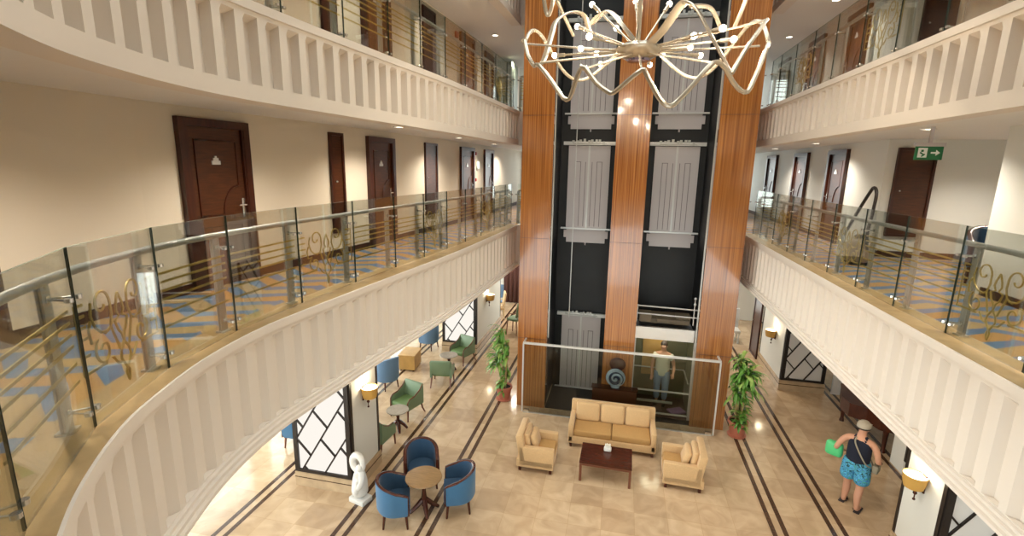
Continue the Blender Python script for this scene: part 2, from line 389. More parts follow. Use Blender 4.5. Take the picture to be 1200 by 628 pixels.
# far wall with windows at both gallery ends
BW = [(-4.4, -.4), (.6, 4.9)]
for nm, F, C in (('lower', 0, C0), ('middle', F1, C1), ('upper', F2, C2), ('top', F3, 13.2)):
    m_ = MB(); zb_, zt_ = F + .1, C - .1
    lo = -10 if nm == 'lower' else -5.5; hi = 10 if nm == 'lower' else 7.8
    m_.box((0, YB+.1, F+.05), (hi-lo if lo == -10 else 13.3, .2, .1)); m_.box((0, YB+.1, C-.05), (20 if lo == -10 else 13.3, .2, .1))
    for a, b in ((lo, BW[0][0]), (BW[0][1], BW[1][0]), (BW[1][1], hi)):
        m_.box(((a+b)/2, YB+.1, (F+C)/2), (b-a, .2, C-F-.2))
    struct(m_.build('wall_back_' + nm, M['wallc']), f'white far end wall of the {nm} storey')
k = 1
for nm, F, C in (('lower', 0, C0), ('middle', F1, C1), ('upper', F2, C2), ('top', F3, 13.2)):
    for (a, b), sd in zip(BW, ('left', 'right')):
        window(f'window_{k}', (a+b)/2, YB+.1, F+.1, C-.1, b-a, 3, f'bright {nm} window at the far end of the {sd} side'); k += 1
# ground floor outer walls; the left one is a row of tall windows
m_ = MB(); m_.box((-9.6, 9.7, .1), (.2, 25, .2)); m_.box((-9.6, 9.7, 3.45), (.2, 25, .42))
for yy in (-2.4, 2.2, 6.0, 10.6, 14.4, 18.2, 21.9): m_.box((-9.6, yy, 1.75), (.2, .6, 3.2))
struct(m_.build('wall_left_lower', M['wallc']), 'ground floor outer wall on the left, mostly glazed')
for a, b in ((-2.1,1.9),(2.5,5.7),(6.3,10.3),(10.9,14.1),(14.7,17.9),(18.5,21.6)):
    window(f'window_{k}', (a+b)/2, 0, .2, 3.26, b-a, 2, 'tall bright window beyond the left lounge', 'y', -9.6); k += 1
struct(MB().box((8.6, 9.7, 1.83), (.2, 25, 3.66)).build('wall_right_lower', M['wallc']), 'white ground floor wall far on the right')
struct(MB().box((0, -2.6, 8.45), (20, .2, 9.6)).build('wall_front', M['wall']), 'plain wall behind the near gallery')
window(f'window_{k}', 0, -2.6, 0, C0, 19, 9, 'wide glazed entrance front under the near gallery'); k += 1
# ceilings of the side lounges and the glazed roof
struct(MB().box((-7.6, 9.7, C0+.1), (4.3, 25, .2)).build('ceiling_left_lower', M['ceil']), 'ceiling of the left lounge')
struct(MB().box((8.8, 9.7, C0+.1), (2.0, 25, .2)).build('ceiling_right_lower', M['ceil']), 'ceiling of the right lounge')
m_ = MB(); m_.box((-4.5, 9.7, 13.3), (3, 25, .2)); m_.box((5.6, 9.7, 13.3), (5, 25, .2)); m_.box((.05, 18.0, 13.3), (6.1, 8.4, .2)); m_.box((.05, -1.0, 13.3), (6.1, 3.6, .2))
struct(m_.build('ceiling', M['ceil']), 'ceiling round the atrium rooflight')
fr = MB()
for i in range(7): fr.box((-2.95 + i, 7.3, 13.3), (.08, 13, .14))
for i in range(8): fr.box((.05, .8 + 1.857 * i, 13.3), (6.1, .08, .14))
o = struct(fr.build('window_roof', M['white']), 'glazed rooflight over the atrium')
MB().box((.05, 7.3, 13.33), (6.1, 13, .015)).build('pane', M['glass'], o)

# ------------------------------------------------------------------ gallery doors
def wall_at(y):
    for (x0, y0), (x1, y1) in zip(WALL_L, WALL_L[1:]):
        if y0 <= y <= y1:
            t = (y - y0) / (y1 - y0); return x0 + (x1 - x0) * t, math.atan2(y1 - y0, x1 - x0)
def room_door(n, x, y, z, ang, w, label, plain=False, knob=1, h=2.17):
    """ang: direction of the wall line; the leaf faces the left of it turned by -90 deg"""
    root = bpy.data.objects.new(f'door_{n}', None); COL.objects.link(root); root.location = (x, y, z); root.rotation_euler.z = ang
    struct(root, label)
    f = MB(); fw = .1
    f.box((-w/2+fw/2, -.03, h/2), (fw, .09, h)).box((w/2-fw/2, -.03, h/2), (fw, .09, h)).box((0, -.03, h-fw/2), (w-2*fw, .09, fw))
    f.box((-w/2+fw+.012, -.035, h/2), (.025, .06, h-.2)).box((w/2-fw-.012, -.035, h/2), (.025, .06, h-.2))
    f.build('frame', M['doord'], root)
    lf = MB(); lw = w - 2*fw; lf.box((0, -.012, (h-fw)/2), (lw, .03, h-fw))
    leaf = lf.build('leaf', M['door'], root)
    if not plain:
        pm = MB(); pw = lw - .24; z0, z1 = .95, h - fw - .16; r = .007
        loop = [(-pw/2, z0), (-pw/2, z1), (pw/2, z1), (pw/2, z0 + .38)]
        arc = [(pw/2 - .38 * sin(a) * .72, z0 + .38 * cos(a)) for a in [pi/2 * i / 8 for i in range(1, 9)]]
        pm.tube([(a, -.03, b) for a, b in loop + arc] , .014, 6, closed=True)
        pm.tube([(a, -.03, b) for a, b in ((-pw/2, .14), (-pw/2, .8), (pw/2, .8), (pw/2, .14))], .014, 6, closed=True)
        pm.tube([(a, -.03, b) for a, b in [(pw/2 - .38 * sin(t) * .72, z0 + .38 * cos(t)) for t in [pi/2 * i / 10 for i in range(11)]]], .012, 6)
        pm.build('panel_moulding', M['doord'], leaf)
        sg = MB(); sg.box((-.02, -.034, 1.63), (.13, .012, .05)).box((-.02, -.034, 1.67), (.08, .012, .04)); sg.lathe([(.001,.0),(.03,.0),(.03,.01),(.001,.01)], (0,0,0), 12)
        sg2 = MB(); sg2.box((-.02, -.034, 1.63), (.13, .012, .05)).box((-.02, -.034, 1.67), (.08, .012, .04)).box((-.02, -.034, 1.70), (.03, .012, .03))
        sg2.build('room_number_plate', M['bright'], leaf)
    hx = knob * (lw/2 - .07)
    hd = MB(); hd.rbox((hx, -.033, 1.02), (.045, .012, .26), .005).tube([(hx, -.04, 1.06), (hx, -.085, 1.06), (hx - knob*.12, -.085, 1.06)], .011, 8)
    hd.build('handle', M['chrome'], leaf)
    return root
def hatch(n, x, y, z, ang, w, h, label, m='door'):
    root = bpy.data.objects.new(f'door_{n}', None); COL.objects.link(root); root.location = (x, y, z); root.rotation_euler.z = ang; struct(root, label)
    f = MB(); f.box((-w/2+.025, -.02, h/2), (.05, .06, h)).box((w/2-.025, -.02, h/2), (.05, .06, h)).box((0, -.02, h-.025), (w-.1, .06, .05)).box((0, -.02, .025), (w-.1, .06, .05))
    f.build('frame', M['doord'], root)
    lf = MB().box((0, -.012, h/2), (w-.1, .03, h-.1)).build('leaf', M[m], root)
    MB().ball((-w/2+.12, -.05, h*.52), .02, 8).build('knob', M['chrome'], lf)
dn = 1
LD = [(2.5,1.1,'cut by the photo edge'),(5.5,1.06,'nearest'),(9.26,1.0,'second'),(14.1,1.1,'third'),(16.4,1.1,'farthest')]
for F, lv in ((F1, 'middle'), (F2, 'upper')):
    for y, w, nm in LD:
        x, a = wall_at(y); room_door(dn, x, y, F, a, w, f'dark wooden room door on the {lv} left gallery, {nm}', knob=1); dn += 1
    for y, w in ((7.88, .36), (11.62, .7)):
        x, a = wall_at(y); hatch(dn, x, y, F + .42, a, w, 1.75, f'tall dark service hatch on the {lv} left gallery wall', 'door'); dn += 1
    for y, w, nm in ((13.25, 1.05, 'nearest'), (15.75, 1.1, 'second'), (18.6, 1.1, 'farthest')):
        room_door(dn, 4.99, y, F, pi*1.5, w, f'dark wooden room door on the {lv} right gallery, {nm}', knob=-1); dn += 1
    hatch(dn, 5.5, 11.09, F + .42, 0, .66, 1.72, f'raised dark hatch door in the {lv} right recess'); dn += 1
room_door(dn, 4.99, 10.45-3.2, F2, pi*1.5, 1.05, 'dark wooden door near the recess on the upper right gallery'); dn += 1

# ------------------------------------------------------------------ balustrades
def scroll(parent, w, zc, M3):
    """symmetrical gold scroll ornament in the plane of the pane"""
    m_ = MB()
    def spiral(cx, cz, r0, r1, a0, a1, n=16): return [(cx + (r0 + (r1-r0)*i/n) * cos(a0 + (a1-a0)*i/n), cz + (r0 + (r1-r0)*i/n) * sin(a0 + (a1-a0)*i/n)) for i in range(n+1)]
    C = []
    for sg in (1, -1):
        C.append([(sg*a, b) for a, b in spiral(.2, .17, .03, .095, radians(-160), radians(180)) + [(.1,.08),(.13,.0),(.2,-.03)]])       # upper C scroll
        C.append([(sg*a, b) for a, b in [(.31,.2),(.33,.12),(.3,.04),(.24,-.01),(.16,-.02)]])
        C.append([(sg*a, b) for a, b in spiral(.24, -.13, .03, .1, radians(20), radians(420)) + [(.36,-.05),(.37,.04),(.34,.09)]])       # lower round scroll
        C.append([(sg*a, b) for a, b in [(.16,-.2),(.1,-.27),(.04,-.28),(.0,-.34)]])
        C.append([(sg*a, b) for a, b in [(0,.2),(.035,.13),(.045,.08),(.02,.04),(.075,.02),(.05,-.05),(.015,-.08),(0,-.14)]])          # fleur
        C.append([(sg*a, b) for a, b in [(0,-.14),(.05,-.2),(.06,-.25),(.03,-.3),(0,-.33)]])
        C.append([(sg*a, b) for a, b in [(.0,-.33),(.02,-.36),(.012,-.4),(0,-.43)]])
        C.append([(sg*a, b) for a, b in [(.13,.0),(.09,-.1),(.06,-.18)]])
    s = min(1, (w - .2) / .78)
    for c in C:
        m_.tube([M3 @ Vector((a*s, 0, zc + b)) for a, b in c], .0085, 5, flat=1)
    return m_.build('scroll_ornament', M['gold'], parent)
def balustrade(name, pts, sg, F, orn, label, top=1.14, bare=False):
    orn = orn if isinstance(orn, tuple) else tuple(range(orn, 40, 3))
    """pts run along the glass; sg=+1: gallery side lies to the left of travel"""
    root = thing(name, label, 'balustrade', (pts[len(pts)//2][0], pts[len(pts)//2][1], F))
    off = Vector(root.location)
    post0 = None
    hr = []
    N = normals(pts, -sg)
    for i, (p, n) in enumerate(zip(pts, N)):
        q = Vector(p) + n * .13; hr.append((q.x - off.x, q.y - off.y, .95))
        a = math.atan2(n.y, n.x)
        m_ = MB().box((.13, 0, .46), (.012, .085, .92)).box((.15, 0, .46), (.012, .085, .92)).box((.14, 0, .01), (.09, .1, .02)).tube([(.13, 0, .9), (.13, 0, .93)], .012)
        po = m_.build('post', M['steel'], root, (p[0]-off.x, p[1]-off.y, 0), a)
        for z in (.13, .84):
            b_ = MB().box((.128, 0, z), (.02, .03, .04))
            for dy in (-.05, .05):
                b_.tube([(.13, 0, z), (.06, dy*.6, z), (-.0, dy, z)], .008, 6).lathe([(.001,-.012),(.022,-.012),(.022,.012),(.001,.012)], (-.0, dy, z), 10)
            b_.build('bracket', M['chrome'], po)
    hm = MB().tube([tuple(v) for v in catmull(hr, 3)], .028, 10); hm.build('handrail', M['steel'], root)
    for i, (a, b) in enumerate(zip(pts, pts[1:])):
        A, B = Vector(a), Vector(b); d = B - A; c = (A + B) / 2; an = math.atan2(d.y, d.x); L = d.length - .012
        g = MB().box((0, 0, top/2 + .01), (L, .012, top - .02), 0, 0, 1)
        g.m[1] = 2
        po = g.build('glass_panel', [M['glass'], M['gedge'], M['gtop']], root, (c.x-off.x, c.y-off.y, 0), an)
        bars = {-1: MB(), 1: MB(), 0: MB()}; W = L - .04
        zs = (.34, .45, .56, .63, .70, .77)
        inn = sg * .03
        ow = min(.4, (L-.2)/2)
        for z in zs:
            if bare and i not in orn: continue
            if i in orn:
                e = ow + .0 if z > .4 else .2
                for s_ in (-1, 1): bars[s_].box((s_*(W/2+e)/2, inn, z), (max(.02, W/2-e), .008, .018))
            else: bars[0].box((0, inn, z), (W, .008, .018))
        if i in orn:
            for s_ in (-1, 1): bars[s_].box((s_*(W/2-.006), inn, .555), (.012, .007, .45))
        for bb in bars.values():
            if bb.v: bb.build('gold_slats', M['gold'], po)
        if i in orn:
            M3 = Matrix.Translation((0, inn, 0)); scroll(po, L, .56, M3)
    return root
ret_L = [(-3.06, 13.65), (-2.5, 13.65)]
balustrade('balustrade', GLASS_L, 1, F1+.02, 2, 'glass balustrade with gold bars along the curved middle gallery on the left')
balustrade('balustrade', GLASS_L, 1, F2+.07, (12,), 'glass balustrade with gold bars along the curved upper gallery on the left')
balustrade('balustrade', GLASS_R, -1, F1+.02, 2, 'glass balustrade with gold bars along the straight middle gallery on the right')
balustrade('balustrade', GLASS_R, -1, F2+.07, (8, 11), 'glass balustrade with gold scrolls along the straight upper gallery on the right', bare=True)
for F, lv in ((F1+.02, 'middle'), (F2+.07, 'upper')):
    balustrade('balustrade', [(-2.92,13.74),(-2.5,13.74)], 1, F, 9, f'short glass balustrade joining the lift on the left of the {lv} landing')
    balustrade('balustrade', [(2.88,13.74),(3.22,13.74)], 1, F, 9, f'short glass balustrade joining the lift on the right of the {lv} landing')

# ------------------------------------------------------------------ lift tower
YF, YS = 12.0, 13.55
PX = [(-2.46,-1.69),(-.22,.545),(2.02,2.83)]
for i, (a, b) in enumerate(PX):
    m_ = MB(); m_.prism([(a,YF),(b,YF),(b,YF+.3),(a,YF+.3)], 0, 13.2)
    if i == 0: m_.prism([(a,YF+.3),(a+.08,YF+.3),(a+.08,YS),(a,YS)], 0, 13.2)
    if i == 2: m_.prism([(b-.08,YF+.3),(b,YF+.3),(b,YS),(b-.08,YS)], 0, 13.2)
    struct(m_.build('pillar_' + ('left', 'middle', 'right')[i], M['wood']), f'{("left", "middle", "right")[i]} orange veneered wood pillar of the lift tower')
    if True:
        s_ = MB()
        for z in (1.95, 4.62, 7.6, 10.2): s_.box(((a+b)/2, YF-.001, z), (b-a, .004, .008))
        struct(s_.build(f'trim_joint_{i+1}', M['skirt']), 'thin horizontal joint line across the veneer')
m_ = MB(); m_.box((.18, YS+.06, 6.6), (5.1, .1, 13.2))
for x in (-1.72, .2, 2.06): m_.box((x if x != .2 else .16, (YF+.3+YS)/2, 6.6), (.04 if x != .2 else .5, YS-YF-.3, 13.2))
struct(m_.build('wall_shaft', M['black']), 'black painted inside of the lift shafts')
for i, x in enumerate((-1.66, 1.99)):
    struct(MB().box((x, YF+.06, 7.0), (.03, .05, 10)).build(f'trim_edge_{i+1}', M['steel']), 'thin steel edge strip of the lift shaft glazing')
struct(MB().box((.17, 12.78, .004), (3.7, 1.5, .02)).build('floor_shaft', M['black']), 'black floor of the lift pit')
def landing_door(x, w, F, label, top=2.22):
    r = thing('lift_landing_door', label, 'lift door', (x, YS, F), 0, 'lift landing doors seen from the shaft')
    ww = w
    for s_ in (-1, 1):
        p = MB(); c = s_ * (.55/2 + .012)
        p.box((c, -.07, top/2), (.53, .03, top))
        for u in (-.2, -.07, .06):
            p.box((c + u*s_*1, -.088, top*.42), (.016, .012, top*.78), mi=1)
        p.box((c-.005*s_, -.088, top*.81), (.15, .012, .014), mi=1)
        p.build('door_panel', [M['lead'], M['rib']], r)
    MB().box((0, -.1, top/2), (.045, .05, top)).build('centre_post', M['bright'], r)
    a = MB(); a.box((0, -.06, -.2), (1.06, .05, .38)).box((-.56, -.05, -.16), (.09, .05, .2)).box((.56, -.05, -.16), (.09, .05, .2)); a.tube([(0, -.06, -.39), (0, -.06, -.46)], .02, 8)
    a.build('apron', M['lead'], r)
    MB().box((0, -.1, 0), (ww, .08, .04)).build('sill', M['bright'], r)
    h = MB(); h.box((0, -.1, top+.06), (ww, .1, .09)); hd = h.build('header', M['bright'], r)
    k = MB(); rnd = random.Random(3)
    for j in range(9): k.box((-.42 + .1*j + rnd.uniform(-.02,.02), -.16, top+.09 + rnd.uniform(-.03,.05)), (.06, .05, rnd.uniform(.04, .1)))
    k.tube([(-.45, -.16, top+.05), (.45, -.16, top+.05)], .012, 6)
    k.build('door_operator', M['steel'], hd)
    return r
for F, lv in ((0, 'ground'), (F1, 'middle'), (F2, 'upper')):
    landing_door(-.92, 1.38, F, f'grey lift landing door in the left shaft at {lv} floor')
    if F: landing_door(1.32, 1.38, F, f'grey lift landing door in the right shaft at {lv} floor')
tag(MB().tube([(-1.2, 12.7, 2.4), (-1.2, 12.7, 13.1)], .012, 6).build('lift_cable', M['bright']), 'pale hanging cable in the left lift shaft', 'cable')

# lift car at the ground floor of the right shaft
r = thing('lift_car', 'glass fronted lift car standing at the ground floor of the right shaft', 'lift', (1.28, 12.75, .06))
fx = .74
fr = MB()
for s_ in (-1, 1): fr.box((s_*(fx-.02), -.56, 1.1), (.04, .04, 2.2))
for z in (.1, .72): fr.box((0, -.56, z), (fx*2, .035, .035))
fr.build('frame', M['bright'], r)
MB().box((0, -.55, 2.27), (fx*2+.02, .08, .31)).build('fascia_band', M['chrome'], r)
MB().box((0, -.56, 1.1), (fx*2-.08, .012, 2.05)).build('front_pane', M['glass'], r)
MB().box((0, 0, .03), (fx*2, 1.15, .06)).build('car_floor', M['skirt'], r)
w_ = MB(); w_.box((0, .57, 1.1), (fx*2, .04, 2.2)).box((-fx, 0, 1.1), (.03, 1.1, 2.2)).box((fx, 0, 1.1), (.03, 1.1, 2.2)); w_.build('car_wall', mat('olive grey car wall', '5c5a40', .3), r)
MB().box((-.14, .53, 1.35), (.62, .03, 1.3)).build('car_door', M['honey'], r)
h_ = MB(); h_.tube([(-fx+.05, .5, .92), (fx-.05, .5, .92)], .02, 8).tube([(fx-.06, -.4, .92), (fx-.06, .5, .92)], .02, 8).box((-.1,-.3,.3),(.9,.05,.05)); h_.build('handrail', M['steel'], r)
MB().box((0, 0, 2.22), (fx*2, 1.1, .05)).build('car_ceiling', M['lead'], r)
MB().box((0, 0, 2.19), (.5, .5, .012)).build('car_fill_panel', M['lamp'], r)  # glowing panel added to brighten the dark lift interior
t_ = MB(); t_.box((0, .1, 2.5), (1.2, .7, .12)).box((-.5, -.25, 2.62), (.3, .3, .22)).box((.45, 0, 2.58), (.35, .3, .14)).box((-.05, -.2, 2.53), (.3, .25, .1)); t_.build('roof_gear', mat('brown grey machine box', '6a5c48', .5), r)
g_ = MB()
for z in (2.72, 2.92): g_.tube([(-fx, -.4, z), (fx, -.4, z-.02)], .018, 8)
g_.tube([(fx-.08, -.4, 2.5), (fx-.08, -.4, 3.2)], .015, 8).tube([(-fx+.03, -.4, 2.5), (-fx+.03, -.4, 2.95)], .015, 8)
for z in (3.05, 3.2): g_.ball((fx-.08, -.42, z), .035, 8)
g_.build('roof_rail', M['bright'], r)

# glass barrier in front of the lift
r = thing('glass_barrier', 'tall glass barrier with steel rail in front of the lift tower', 'barrier', (.15, 11.66, 0))
bw = 2.4
MB().box((0, 0, .98), (bw*2-.04, .015, 1.9)).build('glass_panel', M['glass2'], r)
MB().box((0, 0, 1.94), (bw*2, .05, .05)).box((-bw+.02, .17, 1.94), (.04, .32, .04)).box((bw-.02, .17, 1.94), (.04, .32, .04)).build('top_rail', M['bright'], r)
for s_ in (-1, 1):
    MB().box((s_*(bw-.01), 0, .97), (.035, .04, 1.9)).build('post', M['bright'], r)
    MB().box((s_*(bw-.12), .03, .04), (.14, .08, .08)).build('floor_clamp', M['champagne'], r)
MB().box((0, 0, .015), (bw*2-.08, .04, .03)).build('bottom_channel', M['steel'], r)

# plinth and spiral vase behind the barrier
r = thing('display_plinth', 'low dark red wooden plinth behind the glass barrier under the round vase', 'plinth', (.12, 11.84, 0))
MB().box((0, 0, .44), (1.1, .2, .88)).build('body', M['rwood'], r); MB().box((0, -.005, .895), (1.16, .23, .03)).build('top', M['dwood'], r)
r = thing('spiral_vase', 'round blue grey ceramic vase with a dark spiral on the wooden plinth', 'vase', (.13, 11.84, .91))
b_ = MB().ball((0, 0, .26), .245, 14, 0, (1, .38, 1)); b_.lathe([(.1,0),(.11,.02),(.07,.05)], (0,0,0), 20, 0, .7); b_.build('body', M['vase'], r)
sp = []
for i in range(40):
    t = i / 39; a = radians(200) - t * radians(600); rr = .03 + .17 * t
    sp.append((rr*cos(a), -.245*.38*math.sqrt(max(.05, 1 - (rr/.245)**2)) - .002, .26 + rr*sin(a)))
MB().tube(sp, [.012 + .03*sin(pi*min(1, i/34)) for i in range(40)], 8, flat=1).build('spiral_groove', M['vased'], r)
tag(MB().ball((.16, 11.93, 1.5), .2, 12, 0, (1, .25, .9)).build('vase_reflection', M['dwood']), 'dark red disc modelled in place of the reflection of the spiral vase', 'reflection')  # disc stands in for the vase's dark reflection in the glossy wood

# ------------------------------------------------------------------ chandelier
r = thing('chandelier', 'large champagne metal chandelier of wavy ribbons and bare bulbs above the atrium', 'chandelier', (.09, 6.5, 7.8))
hub = MB().lathe([(.001,-.12),(.16,-.1),(.26,-.04),(.28,.02),(.2,.07),(.06,.1),(.001,.1)], n=32); hub.build('hub', M['champagne'], r)
MB().lathe([(.001,-.13),(.13,-.125),(.14,-.1)], n=28).build('hub_mirror', mat('violet mirror disc', '8d7f94', .1, metal=1), r)
MB().tube([(-.02,0,.1),(-.02,0,5.4)], .03, 8).build('stem', M['champagne'], r)
NEAR = [(-1.3,-.57,.02),(-1.24,-.68,-.16),(-1.13,-.86,-.31),(-1.06,-.95,-.32),(-.88,-1.12,-.53),(-.75,-1.21,-.7),(-.68,-1.24,-.71),(-.63,-1.27,-.57),(-.58,-1.3,-.45),(-.53,-1.32,-.43),(-.41,-1.36,-.58),(-.29,-1.39,-.67),(-.23,-1.4,-.68),(-.11,-1.42,-.58),(.02,-1.42,-.48),(.06,-1.42,-.51),(.16,-1.41,-.68),(.24,-1.4,-.78),(.31,-1.39,-.81),(.38,-1.37,-.76),(.51,-1.33,-.61),(.64,-1.27,-.44),(.72,-1.23,-.39),(.81,-1.17,-.44),(.9,-1.1,-.55),(1.0,-1.01,-.62),(1.09,-.91,-.62),(1.15,-.84,-.49),(1.24,-.7,-.28),(1.33,-.49,-.07),(1.4,-.2,.0)]
FAR = [(1.42*cos(a), 1.42*sin(a), .12 + .26*sin(a*5)) for a in [radians(4 + 174*i/36) for i in range(37)]]
MB().tube([tuple(v) for v in catmull(NEAR + FAR + [(-1.4,-.2,.1)], 2, True)], .024, 8).build('wave_ribbon', M['champagne'], r)
ARCS = [[(1.38,-.1,.26),(1.1,-.6,-.13),(.92,-.9,-.44)],
 [(.9,-1.0,-.46),(.73,-.9,-.14),(.56,-.7,.22),(.46,-.6,.33),(.39,-.5,.32),(.23,-.3,.12),(.03,-.15,-.04)],
 [(.5,-.55,.31),(.75,-.2,.38),(.92,.1,.25)],[(-.62,.4,.43),(-.5,.2,.47),(-.37,0,.45),(-.23,-.1,.29),(-.05,-.1,.08)],
 [(-1.25,-.2,-.18),(-1.16,-.1,-.12),(-1.13,.3,.27),(-1.11,.6,.54),(-.96,.9,.72),(-.79,1.1,.73),(-.69,1.2,.5)],
 [(-1.25,.5,1.08),(-1.11,.8,.8),(-.92,1.1,.46)],[(-1.18,-.3,.8),(-1.12,-.3,.45),(-1.08,-.3,.36),(-1.04,-.3,.45),(-1.0,-.3,.76)],[(1.16,-.35,.7),(1.12,-.1,.43),(1.08,.1,.25)]]
for i, a in enumerate(ARCS):
    MB().tube([tuple(v) for v in catmull(a, 6)], (.05 if i in (1, 3, 4) else .024), 8, flat=.35 if i in (1, 3, 4) else 1).build('arc_ribbon', M['champagne'], r)
BUL = [(-1.07,.28,.03),(-.7,-.05,.03),(-.56,-.61,.03),(-.81,.5,.43),(-.3,.5,.39),(-.62,.4,.66),(-.07,.4,.67),(.34,.4,.62),(.57,-.47,.03),(.82,-.74,.03),(1.02,-.26,.03),(.6,.09,.03),(.78,.53,.03),(.3,.41,.03),(.18,1.05,.03),(-.5,.9,.03),(-.52,.25,.03)]
for x, y, z in BUL:
    p = Vector((x, y, z)); d = p.normalized(); e = p - d * .06
    am = MB().tube([(0,0,0), tuple(e)], .013, 6).tube([tuple(p - d*.14), tuple(p - d*.03)], .024, 8).build('arm', M['champagne'], r)
    MB().ball(tuple(p), .034, 8).build('bulb', M['bulb'], am)
for p in ((-1.42,.0,.12),(1.38,-.1,.26),(1.4,.2,.05),(.72,-1.22,-.4),(-.55,-1.3,-.44),(-1.05,-.95,-.3),(.02,-1.41,-.48)):
    MB().tube([(0,0,-.02), p], .012, 6).build('spoke', M['champagne'], r)

# ------------------------------------------------------------------ ceiling lights and signs
def downlight(x, y, z, label):
    r = thing('downlight', label, 'ceiling light', (x, y, z))
    MB().lathe([(.1,0),(.1,-.012),(.075,-.014),(.07,0)], n=20).build('trim_ring', M['white'], r)
    MB().lathe([(.001,-.006),(.07,-.006)], n=20).build('lens', M['lamp'], r)
def side(x): return 'left' if x < 0 else 'right'
ords = ['nearest', 'second', 'third', 'fourth', 'fifth']
for C, lv in ((C1, 'middle'), (C2, 'upper')):
    for i, y in enumerate((5.3, 8.2, 11.4, 14.6)): downlight(-3.92 + .02*i, y, C-.002, f'recessed downlight over the {lv} left gallery, {ords[i]} from the viewer')
    for i, y in enumerate((5.4, 8.5, 12.85, 16)): downlight(4.3, y, C-.002, f'recessed downlight over the {lv} right gallery, {ords[i]} from the viewer')
for i, y in enumerate((8.5, 12, 15.5, 19)):
    downlight(-5.6, y, C0-.002, f'recessed downlight in the ceiling of the left lounge, {ords[i]}'); downlight(4.1, y, C0-.002, f'recessed downlight in the lobby ceiling on the right, {ords[i]}')
# exit sign
r = thing('exit_sign', 'green emergency exit sign hanging from the right gallery ceiling', 'sign', (4.1, 8.0, C1))
MB().box((0, 0, -.14), (.04, .03, .26)).box((0, 0, -.25), (.36, .05, .05)).build('bracket', M['lead'], r)
pl = MB().box((0, 0, -.36), (.33, .025, .19)).build('plate', M['sgreen'], r)
s_ = MB(); y = -.014
s_.box((-.08, y, -.36), (.11, .004, .13)); s_.build('doorway_symbol', M['swhite'], pl)
s_ = MB(); s_.box((-.085, y-.003, -.335), (.03, .004, .03)).box((-.09, y-.003, -.37), (.05, .004, .018), tilt=Matrix.Rotation(.6, 3, 'Y')).box((-.07, y-.003, -.395), (.05, .004, .018), tilt=Matrix.Rotation(-.7, 3, 'Y')); s_.build('running_figure', M['sgreen'], pl)
s_ = MB(); s_.box((.055, y, -.36), (.07, .004, .022)); s_.add([(.08,y,-.32),(.13,y,-.36),(.08,y,-.40),(.08,y+.003,-.32),(.13,y+.003,-.36),(.08,y+.003,-.40)], [(0,1,2),(5,4,3),(0,3,4,1),(1,4,5,2),(2,5,3,0)]); s_.build('arrow', M['swhite'], pl)
# wall devices
def device(name, y, z, label, cat, m, d=(.1,.1)):
    x, a = wall_at(y); tag(MB().rbox((0, -.035, 0), (d[0], .07, d[1]), .02).build(name, m, None, (x, y, z), a), label, cat)
device('fire_bell', 14.85, 6.75, 'small red alarm beside the third middle left door, above', 'alarm', M['red'])
device('call_point', 14.85, 5.95, 'small red call point beside the third middle left door, lower', 'alarm', M['red'])
device('wall_notice', 15.1, 6.4, 'white square notice beside the third left door', 'sign', M['swhite'], (.2, .24))
device('fire_bell', 13.3, 9.8, 'round red alarm bell on the upper left wall', 'alarm', M['red'], (.16,.16))
# white corridor cupboard on the upper gallery
r = thing('corridor_cupboard', 'tall pale green grey cupboard on the upper left gallery by the far doors', 'cupboard', (-4.25, 17.9, F2))
MB().box((0, 0, 1.1), (.5, 1.0, 2.1)).build('body', mat('grey green cupboard', '9aa594', .5), r); MB().box((.26, 0, 1.1), (.02, .9, 1.9)).build('door', mat('grey green cupboard front', '8c9888', .5), r); MB().box((0, 0, .025), (.46, .96, .05)).build('plinth', M['skirt'], r)

# vacuum cleaner on the right gallery
r = thing('vacuum_cleaner', 'canister vacuum cleaner with a black hose arched high on the right gallery', 'vacuum cleaner', (4.3, 10.0, F1))
MB().lathe([(.001,.06),(.2,.06),(.22,.1),(.22,.36),(.18,.44),(.1,.48),(.001,.48)], (0,0,0), 24).build('canister', mat('grey tan vacuum body', '8a7a68', .4), r)
MB().lathe([(.001,.48),(.1,.48),(.08,.54),(.001,.55)], (0,0,0), 20).build('lid', M['hose'], r)
for a in range(4): MB().ball((.18*cos(a*pi/2+.7), .18*sin(a*pi/2+.7), .035), .035, 8).build('wheel', M['hose'], r)
MB().tube([tuple(v) for v in catmull([(.05,-.2,.3),(-.02,-.28,.6),(0,-.3,1.0),(0,-.32,1.3),(0,-.2,1.4),(0,-.05,1.28),(0,.25,.95),(0,.55,.6),(0,.75,.4)], 6)], .028, 8).build('hose', M['hose'], r)
MB().tube([(.0,.75,.42),(.1,.72,.05)], .02, 8).rbox((.1,.72,.03), (.28,.1,.05), .015).build('floor_nozzle', M['steel'], r)

